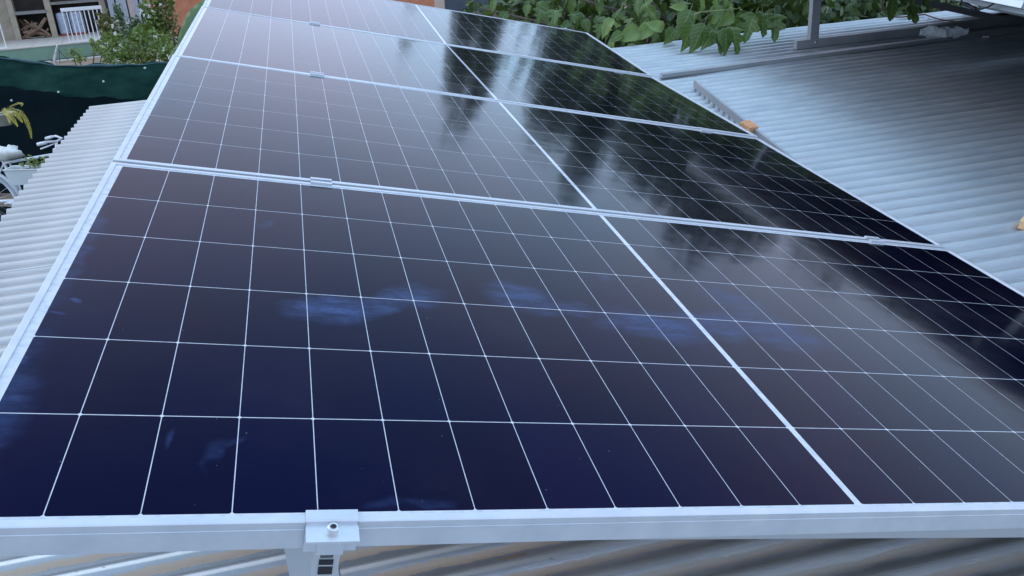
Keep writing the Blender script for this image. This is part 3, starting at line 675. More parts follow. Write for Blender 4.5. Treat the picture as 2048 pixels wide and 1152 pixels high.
# reed screen and dark tarp
rs = empty('reed_screen', at(960, 90, 7.7)); tag(rs, 'weathered brown reed screen behind the fig leaves', 'screen'); iv = Matrix.Translation(-at(960, 90, 7.7))
A = at(948, 22, 7.7); B = at(1330, 62, 7.7); B.z = A.z-.12; mb = MB(); N = 150
for i in range(N):
    p = A.lerp(B, i/N); hgt = random.uniform(-.02,.02); mb.tube([iv @ Vector((p.x,p.y,GROUND_Z)), iv @ Vector((p.x+random.uniform(-.01,.01),p.y,p.z+hgt))], .0085, 5)
o = mb.build('reed', simple('dry_reed', (.13,.10,.08), (.27,.215,.17), rough=.85, scale=40, stretch=(1,1,.05)), rs); o['kind'] = 'stuff'
mb = MB()
for z in (.15,.7,1.2): mb.tube([iv @ (A+Vector((0,-.012,-z))), iv @ (B+Vector((0,-.012,-z)))], .003, 5)
mb.build('wire', M_HOLE, rs)
tp = MB(); T0 = at(866, -80, 8.6); T1 = at(1240, 40, 8.6)
for j in range(9):
    for i in range(15): 
        u, v = i/14, j/8; tp.v.append((T0.x+(T1.x-T0.x)*u, 7.9+.04*math.sin(u*9+v*3)-.2*v*0, T0.z+.05-(T0.z+.05-GROUND_Z)*v-.04*math.sin(u*3.14)))
for j in range(8):
    for i in range(14): tp.f.append((j*15+i, j*15+i+1, (j+1)*15+i+1, (j+1)*15+i))
o = tp.build('tarpaulin', simple('blue_grey_tarp', (.05,.065,.085), (.07,.085,.11), rough=.6, scale=4), None, smooth=True); tag(o, 'dark blue-grey tarpaulin hanging between terracotta wall and reed screen', 'tarpaulin')
o.modifiers.new('s', 'SOLIDIFY').thickness = .002

# ================================================================== TALL TREES THE PANELS MIRROR
def crown_mesh(seed, n=2600):
    random.seed(seed); mb = MB(); lobes = [(Vector((random.uniform(-.6,.6), random.uniform(-.6,.6), random.uniform(-.55,.75))), random.uniform(.3,.55)) for _ in range(9)]
    for _ in range(n):
        c, r = random.choice(lobes); v = rv()
        while v.length > 1: v = rv()
        p = c+v*r; y = rv().normalized(); z = rv(); z = (z-y*z.dot(y)).normalized(); x = y.cross(z); s = random.uniform(.07,.14)
        b = len(mb.v); mb.v += [tuple(p), tuple(p+(x*.4+y*.5)*s), tuple(p+y*s), tuple(p+(-x*.4+y*.5+z*.1)*s)]; mb.f += [(b,b+1,b+2),(b,b+2,b+3)]
    me = bpy.data.meshes.new('crown'); me.from_pydata(mb.v, [], mb.f); me.materials.append(M_TREE); return me
CROWNS = [crown_mesh(s) for s in (11,12,13)]
random.seed(21)
TREES = [  # azimuth from the array, distance, top elevation, half width, label
    (11.4, 27, 13.4, .6, 'slim dark tree standing alone left of the tree line'),
    (15.9, 26, 17.5, .85, 'tall slim tree left of the bright gap in the tree line'),
    (17.8, 25, 19.0, .50, 'narrow pointed tree just left of the bright gap'),
    (19.9, 33, 12.6, .34, 'thin wispy tree inside the bright gap'),
    (21.3, 34, 13.6, .40, 'second thin wispy tree inside the bright gap'),
    (24.4, 25, 16.4, 1.2, 'broad dark tree right of the bright gap'),
    (28.3, 27, 18.6, 1.4, 'taller ragged tree second to the right of the gap'),
    (32.5, 24, 17.2, 1.7, 'round-headed tree in the middle of the right-hand tree line'),
    (37.5, 26, 18.2, 1.7, 'high-crowned tree beyond the small-leaved bush'),
    (43.0, 24, 15.2, 1.8, 'lower spreading tree beyond the bolted post'),
    (48.5, 26, 15.0, 2.0, 'bushy tree beyond the second row of panels'),
    (30.5, 30, 15.5, 1.5, 'dark tree behind the gap between two trees of the right-hand line'),
    (22.6, 31, 15.0, .45, 'thin pale-topped tree at the right side of the bright gap'),
    (35.2, 31, 17.4, 1.5, 'rear tree between the round-headed and the high-crowned tree'),
    (40.5, 31, 17.0, 1.7, 'rear tree beyond the high-crowned tree'),
    (46.0, 32, 13.5, 1.9, 'rear tree above the second row of panels'),
    (26.5, 32, 16.0, 1.0, 'rear tree between the broad and the taller ragged tree'),
    (56.0, 25, 11.5, 2.4, 'low broad tree at the right end of the tree line')]
for k, (az, dist, el, hw, lb) in enumerate(TREES):
    x = 1.2+dist*math.sin(R(az)); y = 2.6+dist*math.cos(R(az)); gz = ground_z(x, y); top = -.25+dist*math.tan(R(el))
    t = empty('tree', (x, y, gz)); tag(t, lb, 'tree', 'trees along the garden boundary')
    hz = (top-gz)
    MB().tube([(0,0,-.1),(.05,.02,hz*.3),(.0,.03,hz*.6),(.02,0,hz*.9)], [.11,.09,.06,.02], 8).build('trunk', M_BARK, t, smooth=True)
    o = link('crown', CROWNS[k % 3], t, Matrix.Translation((0,0,hz*.56)) @ Matrix.Diagonal((hw*1.25, hw*1.25, hz*.44/1.05, 1)) @ Matrix.Rotation(k*1.3, 4, 'Z')); o['kind'] = 'stuff'

# ================================================================== LEFT: NET FENCE, BICYCLE, POTS
fence = empty('net_fence', at(150, 300, 9.6)); tag(fence, 'sagging dark green shade-net fence tied with white knots', 'fence'); fiv = Matrix.Translation(-at(150, 300, 9.6))
M_NET = simple('green_net', (.004,.030,.024), (.018,.066,.050), rough=.9, scale=2.2, stretch=(1,1,3), bump=.25, bscale=160, spec=.15)
M_BLACK = simple('black_sheet', (.002,.008,.011), (.004,.012,.015), rough=.95, scale=3, spec=.1)
tops = [at(x, y, d) for x, y, d in ((-260,95,9.9),(-120,104,9.8),(0,113,9.7),(60,121,9.65),(120,130,9.6),(200,129,9.55),(280,127,9.5),(350,122,9.45),(500,118,9.4),(760,112,9.3))]
def poly_at(ps, t):
    t = t*(len(ps)-1.0001); i = int(t); return ps[i].lerp(ps[i+1], t-i)
def net(z_top, z_bot, off, nu=90, nv=22, seed=0, ztop_fn=None, amp=.02):
    mb = MB(); rnd = random.Random(seed); f = [(rnd.uniform(4,40), rnd.uniform(2,9), rnd.uniform(0,6), rnd.uniform(.3,1)) for _ in range(7)]
    for j in range(nv+1):
        for i in range(nu+1):
            u = i/nu; v = j/nv; p = poly_at(tops, u); zt = p.z+z_top if ztop_fn is None else ztop_fn(u, p)
            z = zt+(z_bot-zt)*v; dy = sum(a*math.sin(fx*u+fv*v*2+ph) for fx, fv, ph, a in f)*amp*(.3+v)
            mb.v.append(tuple(fiv @ Vector((p.x, p.y+off+dy, z+(.012*math.sin(u*37)+.008*math.sin(u*83))*(1-v)))))
    for j in range(nv):
        for i in range(nu): mb.f.append((j*(nu+1)+i, j*(nu+1)+i+1, (j+1)*(nu+1)+i+1, (j+1)*(nu+1)+i))
    return mb
net(0, GROUND_Z+.02, 0, seed=3, amp=.030).build('net', M_NET, fence, smooth=True).modifiers.new('s', 'SOLIDIFY').thickness = .002
net(.004, 0, -.02, nv=2, seed=5, ztop_fn=None).build('hem', M_NET, fence, smooth=True) if False else None
hm = MB()
for i in range(90):
    u0, u1 = i/90, (i+1)/90; pass
hem_pts = [fiv @ (poly_at(tops, i/80)+Vector((0,-.012,-.012+.004*math.sin(i*.9)))) for i in range(81)]
hm.tube(hem_pts, [.013+.006*math.sin(i*.31) for i in range(81)], 6).build('hem', simple('folded_net', (.015,.06,.07), (.03,.09,.10), rough=.7, scale=6), fence, smooth=True)
net(0, GROUND_Z+.02, -.06, seed=8, ztop_fn=lambda u, p: p.z-.40+.06*math.sin(u*5), amp=.012).build('lower_sheet', M_BLACK, fence, smooth=True)
for x, y, d in ((-140,150,9.8),(150,190,9.62),(345,170,9.45),(640,180,9.3)):
    p = at(x, y, d); MB().tube([fiv @ Vector((p.x, p.y+.30, GROUND_Z-.1)), fiv @ Vector((p.x, p.y+.30, p.z+.18))], .02, 8).build('post', M_RAIL, fence, smooth=True)
M_KNOT = simple('white_knot', (.45,.48,.47), (.6,.62,.61), rough=.7)
for x, y, d in ((23,201,9.55),(117,184,9.45),(207,163,9.4),(290,136,9.32),(-80,215,9.6)):
    mb = MB(); rr = .014
    mb.lathe([(0,-rr),(rr*.7,-rr*.7),(rr,-.1*rr),(rr*.8,rr*.6),(0,rr)], 8); mb.build('tie_knot', M_KNOT, fence, Matrix.Translation(fiv @ at(x, y, d)), smooth=True)

mm_ = MB()
for j in range(13):
    for i in range(41): x = -7+i*.2; y = 6.2+j*.3; mm_.v.append((x, y, ground_z(x, y)+.02+.015*math.sin(x*5+y*3)+random.uniform(0,.008)))
for j in range(12):
    for i in range(40): mm_.f.append((j*41+i, j*41+i+1, (j+1)*41+i+1, (j+1)*41+i))
tag(mm_.build('dark_ground_sheet', M_BLACK, None, smooth=True), 'black sheet added to darken the ground under the bicycle', 'ground sheet')  # black sheet added to make the ground dark here
# ---- bicycle
M_BIKE = simple('white_bike_paint', (.70,.73,.76), (.80,.82,.84), rough=.35, scale=5)
M_TYRE = simple('grey_tyre', (.40,.43,.46), (.50,.53,.56), rough=.7)
bikeO = Vector((-2.72, 9.0, GROUND_Z)); bike = empty('bicycle', bikeO); tag(bike, 'old white-painted bicycle leaning before the net fence', 'bicycle')
def bl(x, y, dep=8.85): return at(x, y, dep)-bikeO
seat_c, head_t, head_b, crank, hubR = bl(8,326), bl(112,308), bl(118,335), bl(44,398), bl(-25,402)
def bt(name, pts, r, mat=M_BIKE, n=8): return MB().tube(pts, r, n).build(name, mat, bike, smooth=True)
bt('top_tube', [seat_c, head_t], .016); bt('down_tube', [crank, head_b], .018); bt('seat_tube', [seat_c-(crank-seat_c)*.15, crank], .016)
sh = Vector((.055,0,-.01)); bt('seat_stay', [seat_c+sh, crank+Vector((.02,0,.01))], .012)
bt('seat_stay', [seat_c, hubR+Vector((0,-.05,0))], .010); bt('chain_stay', [crank, hubR+Vector((0,-.05,0))], .011); bt('head_tube', [head_t+(head_t-head_b)*.4, head_b], .02)
front_hub = bl(165, 402); bt('fork', [head_b, front_hub+Vector((0,-.05,0))], .014)
bt('stem', [head_t, bl(113,283)], .014)
hb = bl(113,283); bt('handlebar', [bl(78,288,8.6), bl(95,284,8.7), hb, bl(124,277,9.0), bl(112,272,9.15), bl(94,276,9.2)], .013)
bt('grip', [bl(75,289,8.6), bl(93,285,8.68)], .019); bt('grip', [bl(92,277,9.2), bl(104,274,9.17)], .019); bt('brake_lever', [bl(108,288,8.75), bl(95,293,8.65), bl(81,298,8.6)], .008)
def wheel(c):
    wr = .33; tang = (front_hub-hubR).normalized(); upv = Vector((0,0,1)); ax = tang.cross(upv).normalized()
    N = 40; ring = [c+(tang*math.cos(2*math.pi*k/N)+upv*math.sin(2*math.pi*k/N))*wr for k in range(N+1)]
    wh = bt('wheel', [p*1 for p in ring], .021, M_TYRE)
    rim = MB().tube([c+(p-c)*.93 for p in ring], .011, 6).build('rim', M_BIKE, wh, smooth=True)
    sp = MB()
    for k in range(24):
        a = 2*math.pi*k/24; d = tang*math.cos(a)+upv*math.sin(a); sp.tube([c+ax*(.03 if k % 2 else -.03), c+d*wr*.92], .0016, 4)
    sp.build('spokes', M_STEEL, wh)
    h = MB().tube([c-ax*.05, c+ax*.05], .02, 8).build('hub', M_STEEL, wh)
    return wh
wheel(hubR); wheel(front_hub)
# mudguard over the rear wheel
tang = (front_hub-hubR).normalized(); ax = tang.cross(Vector((0,0,1))).normalized(); mb = MB()
for k in range(17):
    a = R(-20+k*11); d = tang*math.cos(a)+Vector((0,0,1))*math.sin(a)
    for s, rr in ((-.03,.368),(-.015,.378),(.015,.378),(.03,.368)): mb.v.append(tuple(hubR+d*rr+ax*s))
for k in range(16):
    for i in range(3): mb.f.append((k*4+i,k*4+i+1,k*4+i+5,k*4+i+4))
mb.build('mudguard', M_BIKE, bike, smooth=True)
bt('crank_arm', [bl(46,398,8.75), bl(10,408,8.75)], .012); bt('chain_guard', [bl(44,400,8.78), bl(-18,404,8.78)], .018)
# saddle under a white bag
sm = MB(); sc = bl(8,308)
for j in range(9):
    t = j/8; wd = .03+.075*(1-t)**1.3; 
    for i in range(7):
        s = (i/6-.5)*2; sm.v.append(tuple(sc+tang*(t*.26-.13)+ax*(s*wd)+Vector((0,0,.03*math.sqrt(max(0,1-s*s*.9))-.02+.01*(1-t)))))
for j in range(8):
    for i in range(6): sm.f.append((j*7+i,j*7+i+1,(j+1)*7+i+1,(j+1)*7+i))
so = sm.build('saddle', M_BIKE, bike, smooth=True); so.modifiers.new('s','SOLIDIFY').thickness = .03
bagm = MB(); bc = at(10, 307, 8.72); rnd = random.Random(4)
for j in range(8):
    for i in range(16):
        th = 2*math.pi*i/16; ph_ = -1.2+2.5*j/7; rr = 1+.16*math.sin(3*th+j)+rnd.uniform(-.09,.09)
        bagm.v.append((math.cos(th)*math.cos(ph_)*.17*rr, math.sin(th)*math.cos(ph_)*.10*rr, math.sin(ph_)*.075*rr))
for j in range(7):
    for i in range(16): bagm.f.append((j*16+i,j*16+(i+1)%16,(j+1)*16+(i+1)%16,(j+1)*16+i))
bagm.f.append(tuple(range(16))[::-1]); bagm.f.append(tuple(range(112,128)))
o = bagm.build('plastic_bag', simple('white_bag', (.62,.62,.56), (.80,.80,.76), rough=.55, scale=14), None, Matrix.Translation(bc), smooth=True); tag(o, 'crumpled off-white plastic bag pulled over the bicycle saddle', 'bag')

# ---- white flower trough on the bicycle
M_TROUGH = simple('white_plastic', (.66,.70,.68), (.74,.78,.76), rough=.45, scale=4)
tr0 = at(66, 352, 8.55); trough = empty('flower_trough', frame_m(tr0, tang, -ax if ax.y > 0 else ax, Vector((0,0,1)))); tag(trough, 'white plastic flower trough with dark soil hung on the bicycle', 'planter')
tm = MB(); prof_o = [(.21,.075,-.075),(.235,.095,.085),(.245,.105,.088),(.245,.105,.096),(.228,.088,.096),(.205,.07,-.06)]
for a, b, z in prof_o: tm.v += [(-a,-b,z),(a,-b,z),(a,b,z),(-a,b,z)]
for k in range(len(prof_o)-1):
    for i in range(4): tm.f.append((k*4+i,k*4+(i+1)%4,(k+1)*4+(i+1)%4,(k+1)*4+i))
tm.f += [(3,2,1,0), (20,21,22,23)]
tm.build('tub', M_TROUGH, trough, bevel=.003)
sl = MB()
for j in range(6):
    for i in range(14): sl.v.append((-.218+.436*i/13, -.08+.16*j/5, .058+random.uniform(-.008,.012)))
for j in range(5):
    for i in range(13): sl.f.append((j*14+i,j*14+i+1,(j+1)*14+i+1,(j+1)*14+i))
sl.build('soil', simple('potting_soil', (.10,.045,.035), (.17,.08,.06), rough=.95, scale=40), trough)
seed_ = empty('seedling', trough.matrix_world.translation if False else tr0); tag(seed_, 'sparse green seedlings growing in the white trough', 'plant')
sm = MB(); SL = []
for k in range(14):
    p = tang*random.uniform(-.08,.2)+Vector((0,random.uniform(-.05,.05),.06)); t = p+Vector((random.uniform(-.04,.04),0,random.uniform(.05,.14))); sm.tube([p, t], .0025, 4)
    SL += [t.copy(), p.lerp(t,.7)]
sm.build('stem', M_STALK, seed_)
LEAF_S = leaf_mesh('leaf', M_SHRUB, OVAL, petiole=0)
for p in SL:
    for _ in range(2): link('leaf', LEAF_S, seed_, leaf_matrix(p, rv()+Vector((0,0,.3)), Vector((0,-.4,.8))+rv()*.5, random.uniform(.03,.055)))

# ---- hanging pot with yellow fern
pc = at(8, 238, 9.3); pot = empty('hanging_pot', pc); tag(pot, 'small cream pot hung on the net fence', 'pot')
MB().lathe([(0,-.07),(.07,-.07),(.10,.05),(.11,.052),(.11,.07),(.098,.07),(.09,.04),(0,.04)], 18).build('pot_body', simple('cream_pot', (.52,.50,.42), (.6,.58,.5), rough=.6), pot, smooth=True)
MB().tube([(0,.09,.06),(0,.14,.10),(0,.25,.10)], .005, 6).build('hook', M_STEEL, pot)
fern = empty('fern', pc+Vector((0,0,.05))); tag(fern, 'yellow-green fern drooping from the small hanging pot', 'fern')
def frond(pts, wd):
    mb = MB(); N = 34; pts = [Vector(p) for p in pts]
    def P(t):
        t = min(t,.9999)*(len(pts)-1); i = int(t); return pts[i].lerp(pts[i+1], t-i)
    for k in range(N):
        t = k/N; p = P(t); q = P(t+.03); dr = (q-p).normalized(); side = dr.cross(Vector((0,-1,.3))).normalized(); l = .55*wd*(math.sin(math.pi*(.12+.85*t))+.15)
        for s in (-1,1):
            b = len(mb.v); tip = p+(side*s*1.0+dr*.75+rv()*.15).normalized()*l+Vector((0,-.006,-.01)); mb.v += [tuple(p), tuple(p.lerp(tip,.5)+dr*.007), tuple(tip), tuple(p.lerp(tip,.5)-dr*.006)]; mb.f.append((b,b+1,b+2,b+3))
    mb.tube(pts, .0025, 4); return mb.build('frond', M_FERN, fern)
f0 = at(4, 232, 9.25)
def fl(*pp): return [at(x, y, d)-(pc+Vector((0,0,.05))) for x, y, d in pp]
frond(fl((2,228,9.25),(20,212,9.1),(36,205,9.0),(46,206,8.95),(42,212,8.9)), .02)
frond(fl((2,228,9.25),(20,216,9.1),(40,222,9.0),(52,238,8.95),(60,258,8.9),(63,277,8.9)), .06)
frond(fl((0,228,9.25),(14,220,9.1),(32,226,9.0),(46,244,8.95)), .065)
frond(fl((0,228,9.25),(14,224,9.1),(26,236,9.0),(36,252,8.95)), .06)
frond(fl((0,228,9.25),(-12,214,9.1),(-26,224,9.0),(-34,245,8.95)), .06)
frond(fl((0,228,9.25),(6,218,9.05),(16,228,8.95),(20,246,8.9)), .06)

# ================================================================== LEFT FAR: PATIO AND OUTDOOR KITCHEN
PZ = -.80
pa = atz(0, 99.9, PZ); pb = atz(209, 80.7, PZ); pdir = (pb-pa); pdir.z = 0; pdir.normalize(); pin = Vector((-pdir.y, pdir.x, 0))
if pin.y < 0: pin = -pin
PATIO = frame_m(pa, pdir, pin, Vector((0,0,1)))
PI = PATIO.inverted()
def pl(px, py, z=PZ): v = PI @ atz(px, py, z); return v
def plat(px, py, ypl):       # point on the vertical plane local y = ypl
    r = RIGHT*((px-1024)/FPX) - UP*((py-576)/FPX) + FWD; o = PI @ CAM; d = PI.to_3x3() @ r; s = (ypl-o.y)/d.y; return o+d*s
patio = empty('patio', PATIO); tag(patio, 'raised patio with pinkish paving and green painted front', 'patio', kind='structure')
M_RISER = simple('green_paint', (.16,.26,.19), (.20,.31,.23), rough=.8, scale=2)
M_PAVE = simple('paving', (.46,.39,.34), (.56,.49,.43), rough=.8, scale=3, bump=.1)
M_CONC = simple('concrete', (.44,.42,.38), (.55,.53,.49), rough=.9, scale=4, bump=.3, bscale=30)
MB().box((-.6,3.01,-.16), (10.6,6,.28)).build('riser', M_RISER, patio)
tile = MB().box((0,0,0), (.594,.594,.02)).mesh('paving_tile', M_PAVE, bevel=.002)
for i in range(-9, 7):
    for j in range(0, 6): link('paving_tile', tile, patio, (.3+i*.6, .29+j*.6, -.008+random.uniform(-.001,.001)))
kb = MB(); z0 = -.40
kb.box((-.6,-.30,-.45), (10.6,.20,.30)); kb.build('kerb', M_CONC, patio, bevel=.01)
# outdoor kitchen
yk = pl(110, 74).y; xk1 = pl(28, 78).x; 
k1a = plat(32.5, 79.5, yk); k1b = plat(43.5, 78.5, yk); k2a = plat(105, 74.5, yk); k2b = plat(117, 73.5, yk); k3a = plat(203, 30, yk); k3b = plat(221, 30, yk)
kit = empty('outdoor_kitchen', PATIO @ Matrix.Translation((k1a.x, yk, 0))); tag(kit, 'concrete outdoor kitchen with an open log niche and dark recesses', 'outdoor kitchen'); kx = -k1a.x
M_KWALL = simple('beige_render', (.34,.285,.205), (.44,.38,.285), rough=.9, scale=5, bump=.3, bscale=30)
M_SLAB = simple('grey_slab', (.20,.19,.18), (.28,.27,.25), rough=.9, scale=6)
M_DARK = simple('dark_back_wall', (.05,.042,.038), (.09,.075,.065), rough=.95, scale=3)  # plain dark tone for the wall behind the recesses
for a, b in ((k1a,k1b),(k2a,k2b),(k3a,k3b)):
    MB().box(((a.x+b.x)/2+kx, .35, 1.1), (b.x-a.x, .7, 2.2)).build('pillar', M_KWALL, kit, bevel=.006)
zc = plat(75, 24, yk-.02).z
MB().box(((k1b.x+k2a.x)/2+kx, .33, zc), (k2a.x-k1b.x-.004, .78, .07)).build('counter_slab', M_SLAB, kit, bevel=.004)
zs = plat(150, 4, yk).z
MB().box(((k2b.x+k3a.x)/2+kx, .36, zs), (k3a.x-k2b.x-.004, .68, .06)).build('shelf', M_SLAB, kit, bevel=.004)
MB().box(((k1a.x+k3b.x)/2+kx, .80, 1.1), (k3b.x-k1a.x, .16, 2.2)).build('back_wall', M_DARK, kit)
MB().box((k1a.x-1.6+kx, .42, 1.1), (3.19, .2, 2.2)).build('side_wall', M_KWALL, kit)
MB().box(((k1a.x+k3b.x)/2+kx-1, .2, 2.28), (k3b.x-k1a.x+3, 1.9, .12)).build('roof', M_CONC, kit)
# firewood
M_LOG = simple('firewood', (.12,.065,.04), (.33,.22,.15), rough=.9, scale=9, stretch=(3,3,.6), bump=.5)
rnd = random.Random(9); nw = k2a.x-k1b.x
LOGS = []
for k in range(26):
    L_ = rnd.uniform(.22,.46); x = k1b.x+.07+(nw-.14)*rnd.random(); z = .03+.30*rnd.random()**1.2; y = yk+.02+.5*rnd.random(); a = rnd.uniform(-.6,.6)
    tilt = rnd.choice((rnd.uniform(-.5,.5), rnd.uniform(.4,1.0)*rnd.choice((-1,1))))
    dv = Vector((math.cos(tilt)*math.cos(a), math.cos(tilt)*math.sin(a), math.sin(tilt)))*L_/2
    c = Vector((x, y, max(z, .035+abs(dv.z)))); c.x = min(max(c.x, k1b.x+.03+abs(dv.x)), k2a.x-.03-abs(dv.x)); r_ = rnd.uniform(.018,.05)
    mb = MB(); mb.tube([-dv, -dv*.3+Vector((rnd.uniform(-.02,.02),0,rnd.uniform(-.02,.02))), dv*.4, dv], [r_, r_*1.05, r_*.9, r_*.8], 7)
    if k % 4 == 0: mb.tube([dv*.1, dv*.4+Vector((0,-.03,.09))], [r_*.5, r_*.3], 6)
    o = mb.build('firewood_log', M_LOG, None, PATIO @ Matrix.Translation(c)); tag(o, 'brown firewood log, one of the jumbled pile inside the concrete niche', 'log', 'firewood logs in the niche')
# water drums
M_WATER = simple('blue_plastic', (.26,.31,.40), (.44,.50,.58), rough=.3, scale=14)
M_REDB = simple('red_base', (.30,.05,.035), rough=.6)
for (x0, x1, yb, yt, lb) in ((118,140,60,27,'bluish ribbed water drum on a red base, left one behind the white railing'), (144,173,60,26,'bluish ribbed water drum on a red base, right one behind the white railing')):
    a = plat(x0, 59, yk+.10); b = plat(x1, 58, yk+.10); rr = (b.x-a.x)/2; hh = .56
    t = empty('water_drum', PATIO @ Matrix.Translation(((a.x+b.x)/2, yk+.12+rr*.3, 0))); tag(t, lb, 'drum', 'water drums')
    pr = [(0,.05),(rr*.96,.05)]
    for q in range(8): pr += [(rr, .07+q*.06),(rr*.95,.10+q*.06)]
    pr += [(rr*.8,.55),(0,.56)]
    MB().lathe(pr, 22).build('drum_body', M_WATER, t, smooth=True); MB().lathe([(0,0),(rr*1.06,0),(rr*1.06,.05),(0,.05)], 22).build('drum_base', M_REDB, t)
# white railings on the patio edge
M_WHITE = simple('white_enamel', (.74,.75,.75), (.82,.82,.82), rough=.4, scale=3)
def railing(xa, xb, n, h, label):
    t = empty('railing', PATIO @ Matrix.Translation((xa, .08, 0))); tag(t, label, 'railing', 'white railings on the patio edge'); L_ = xb-xa
    MB().box((L_/2, 0, h), (L_, .06, .075)).build('top_rail', M_WHITE, t, bevel=.01); MB().box((L_/2, 0, .03), (L_, .03, .03)).build('bottom_rail', M_WHITE, t)
    ba = MB().box((0,0,0), (.022,.022,h-.04)).mesh('baluster', M_WHITE)
    for i in range(n): link('baluster', ba, t, (.02+(L_-.04)*i/(n-1), 0, (h-.04)/2+.02))
    return t
r0 = plat(138, 87, .08); r1 = plat(207, 81, .08); ht = plat(121, 20.5, .08).z
railing(r0.x, r1.x+.12, 10, ht, 'short white railing before the water drums')
r2 = plat(10, 97, .08); railing(r2.x-1.3, r2.x+.05, 10, ht*.98, 'white railing end at the upper left edge')
# vertical board fence and terracotta wall
bf0 = plat(222, 60, yk-.15); bf1 = plat(292, 55, yk-.15)
bf = empty('board_fence', PATIO @ Matrix.Translation((bf0.x, yk-.15, 0))); tag(bf, 'upright weathered grey boards beside the kitchen pillar', 'board fence')
bx = 0; bmats = [simple('grey_board', (.30,.33,.38), (.40,.43,.48), rough=.8, scale=6, stretch=(6,6,.5)), simple('pinkish_board', (.42,.33,.30), (.5,.4,.36), rough=.8, scale=6, stretch=(6,6,.5)), simple('dark_gap_strip', (.015,.018,.022), (.03,.03,.035), rough=.8)]
for k, (wd, mi) in enumerate(((.07,2),(.15,0),(.05,2),(.13,0),(.09,0),(.04,2),(.12,1),(.12,0),(.05,2),(.12,0))):  # narrow near-black strips set back, painted as the shaded gaps between boards
    MB().box((bx+wd/2, .012*(k % 2)-(0 if mi != 2 else -.03), .95), (wd-.006, .024, 2.1)).build('plank', bmats[mi], bf); bx += wd
# hollow brick wall
WB = at(345, 72, 17); WZ = WB.z; bw = empty('brick_wall', (WB.x-.35, WB.y-.2, WZ)); tag(bw, 'terracotta hollow-brick wall behind the panels', 'wall')
M_HB = simple('terracotta', (.44,.155,.075), (.56,.22,.115), rough=.9, scale=5, bump=.35, bscale=30)
M_MORT = simple('pale_mortar', (.55,.30,.20), (.62,.40,.28), rough=.95, scale=10)
hb_ = [MB().box((0,0,0), (.268,.12,.222)).mesh('brick', M_HB, bevel=.006) for _ in range(1)]
NB, NR = 21, 11
for r in range(NR):
    for c in range(NB):
        link('brick', hb_[0], bw, Matrix.Translation((.14+c*.28, random.uniform(-.004,.004), .115+r*.234)) @ Matrix.Rotation(random.uniform(-.01,.01), 4, 'Z'))
MB().box((NB*.14, .004, NR*.117), (NB*.28-.01, .108, NR*.234-.01)).build('mortar', M_MORT, bw)
MB().box((NB*.14, .0, -.35), (NB*.28+.1, .2, .70)).build('footing', M_CONC, bw)

# ---- shrubs, sapling, banana leaf
def shrub(name, blobs, n, size, mat, label, flowers=0, cat='shrub', base=None):
    c0 = Vector(blobs[0][0]); c = Vector((c0.x, c0.y, ground_z(c0.x, c0.y))); t = empty(name, c); tag(t, label, cat); inv = Matrix.Translation(-c)
    def fn(): b = random.choice(blobs); return blob(*b)()
    leaf_cloud(fn, n, size, mat, t, inv)
    q = MB()
    for b in blobs: q.tube([Vector((random.uniform(-.08,.08),random.uniform(-.08,.08),-.05)), (inv @ Vector(b[0]))*.6, inv @ Vector(b[0])], [.02,.012,.006], 5)
    q.build('stem', M_BARK, t)
    if flowers:
        mb = MB()
        for _ in range(flowers):
            p = inv @ fn(); p.y -= .1
            for k in range(6):
                a = k*math.pi/3; b = len(mb.v); rr = random.uniform(.03,.05); nrm = rv()+Vector((0,-1,.5)); nrm.normalize(); x = nrm.orthogonal().normalized(); y = nrm.cross(x); d = x*math.cos(a)+y*math.sin(a); s = x*-math.sin(a)+y*math.cos(a)
                mb.v += [tuple(p), tuple(p+d*rr*.6+s*rr*.35), tuple(p+d*rr+nrm*.01), tuple(p+d*rr*.6-s*rr*.35)]; mb.f.append((b,b+1,b+2,b+3))
        o = mb.build('flowers', M_FLOWER, t); o['kind'] = 'stuff'
    return t
def BL(px, py, dep, rx, ry, rz): return (tuple(at(px, py, dep)), (rx, ry, rz))
shrub('rose_bush', [BL(245,97,13.2,.34,.35,.20), BL(296,92,13,.38,.35,.22), BL(226,84,13.4,.20,.3,.16), BL(328,92,12.8,.22,.3,.24), BL(262,117,12.8,.42,.3,.12), BL(340,112,12.6,.2,.2,.14), BL(210,96,13.2,.10,.15,.08), BL(280,74,13.2,.16,.2,.12), BL(232,112,12.9,.2,.2,.12)], 1900, .07, M_SHRUB, 'pale-flowered green bush just above the net fence', 26, 'bush')
shrub('shrub', [BL(305,22,14,.20,.25,.26), BL(318,48,14,.20,.3,.24), BL(296,62,13.8,.26,.3,.14), BL(330,8,14,.14,.2,.18)], 900, .08, M_SHRUB, 'bright green shrub before the terracotta wall', 14)
shrub('shrub', [BL(272,52,14.2,.13,.2,.16), BL(240,38,14.4,.07,.1,.26), BL(262,72,13.9,.26,.25,.14)], 560, .07, M_SHRUB2, 'grey-green shrub before the upright boards', 6)
shrub('shrub', [BL(213,52,14.0,.14,.18,.24), BL(222,62,13.9,.16,.18,.16)], 420, .07, M_REDTIP, 'small shrub with reddish tips at the end of the white railing', 5)
shrub('shrub', [BL(345,60,13.8,.14,.2,.5), BL(335,30,13.9,.10,.15,.4)], 420, .06, M_REDTIP, 'thin brownish shrub against the terracotta wall', 0)
sp0 = at(108, 128, 12.5); sap = empty('sapling', Vector((sp0.x, sp0.y, ground_z(sp0.x, sp0.y)))); tag(sap, 'bare pale sapling with a few side twigs before the green riser', 'sapling'); iv = Matrix.Translation(-sap.location)
def sl_(*pp): return [iv @ at(x, y, 12.5) for x, y in pp]
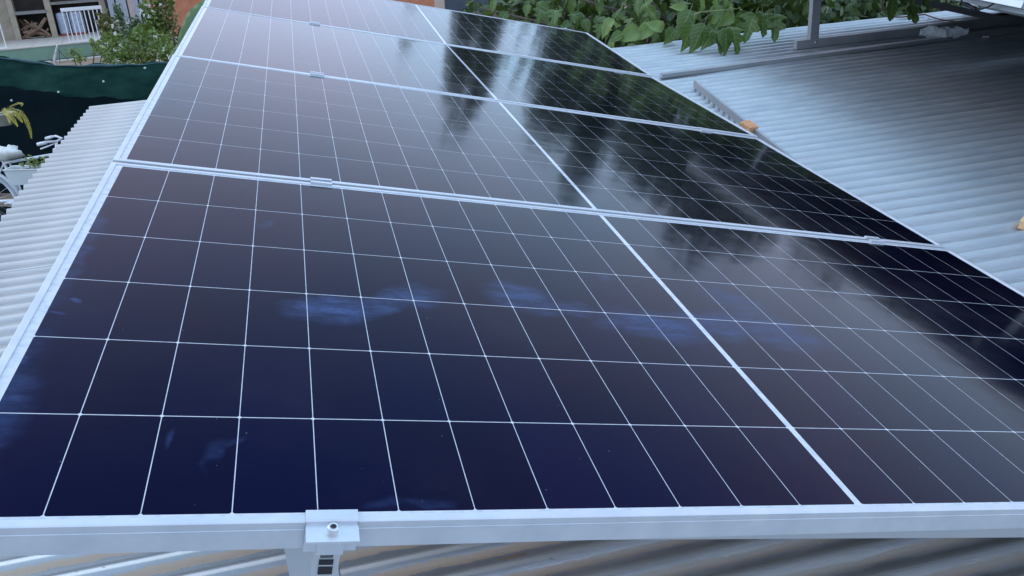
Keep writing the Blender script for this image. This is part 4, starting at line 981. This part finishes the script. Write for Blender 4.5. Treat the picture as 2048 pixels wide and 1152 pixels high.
MB().tube([iv @ Vector((sp0.x, sp0.y, ground_z(sp0.x, sp0.y)-.05))]+sl_((109,118),(113,98),(116,82)), [.028,.022,.016,.006], 7).build('stem', simple('pale_bark', (.40,.38,.34), (.62,.6,.56), rough=.9, scale=20), sap, smooth=True)
MB().tube(sl_((116,98),(124,108),(137,121)), [.008,.007,.004], 5).build('twig', M_BARK, sap); MB().tube(sl_((118,100),(119,112),(120,126)), [.007,.006,.005], 5).build('twig', M_BARK, sap); MB().tube(sl_((110,120),(102,122),(95,113)), [.007,.006,.003], 5).build('twig', M_BARK, sap)
cl = shrub('sprig', [BL(145,103,12.4,.10,.05,.05), BL(160,116,12.3,.10,.05,.06), BL(190,88,12.6,.10,.06,.05), BL(205,105,12.4,.12,.06,.08)], 110, .07, M_SHRUB, 'thin leafy sprigs reaching out from the flowering bush', 0, 'plant')
# banana plant
bp0 = at(360, 110, 10.3); ban = empty('banana_plant', (bp0.x+.25, bp0.y+.1, ground_z(bp0.x, bp0.y))); tag(ban, 'broad ribbed banana leaves rising beside the panel row', 'banana plant'); BI = Matrix.Translation(-ban.location)
def banana_leaf(pts, wd, nrm, sag=.25):
    mb = MB(); N = 26; pts = [Vector(p) for p in pts]
    def P(t):
        t = min(max(t,0),.9999)*(len(pts)-1); i = int(t); a = pts[max(i-1,0)]; b = pts[i]; c = pts[i+1]; d = pts[min(i+2,len(pts)-1)]; f = t-i
        return .5*((2*b)+(c-a)*f+(2*a-5*b+4*c-d)*f*f+(3*b-a-3*c+d)*f**3)
    for k in range(N+1):
        t = k/N; p = P(t); dr = (P(t+.02)-P(t-.02)).normalized(); side = dr.cross(nrm).normalized(); up = side.cross(dr); w_ = wd*(math.sin(math.pi*min(1,(.04+.96*t)))**.55)
        for s in (-1,-.66,-.33,0,.33,.66,1):
            mb.v.append(tuple(BI @ (p+side*(s*w_)+up*(-sag*abs(s)*w_+.005*math.cos(t*90)*abs(s)+.016*math.sin(t*55+s*2.2)*abs(s)))))
    for k in range(N):
        for i in range(6): mb.f.append((k*7+i,k*7+i+1,(k+1)*7+i+1,(k+1)*7+i))
    o = mb.build('leaf', M_BANANA, ban, smooth=True); o.modifiers.new('s','SOLIDIFY').thickness = .002; return o
banana_leaf([at(366,98,10.3), at(390,58,10.3), at(414,30,10.35), at(450,12,10.4), at(500,16,10.5)], .185, Vector((.35,-.8,.45)))
banana_leaf([at(350,150,10.2), at(360,118,10.2), at(378,98,10.2), at(405,90,10.3)], .13, Vector((.2,-.9,.4)))
MB().tube([Vector((0,0,-.1)), (BI @ at(356,130,10.35)), BI @ at(352,95,10.32)], [.06,.045,.015], 8).build('stem', M_STALK, ban, smooth=True)
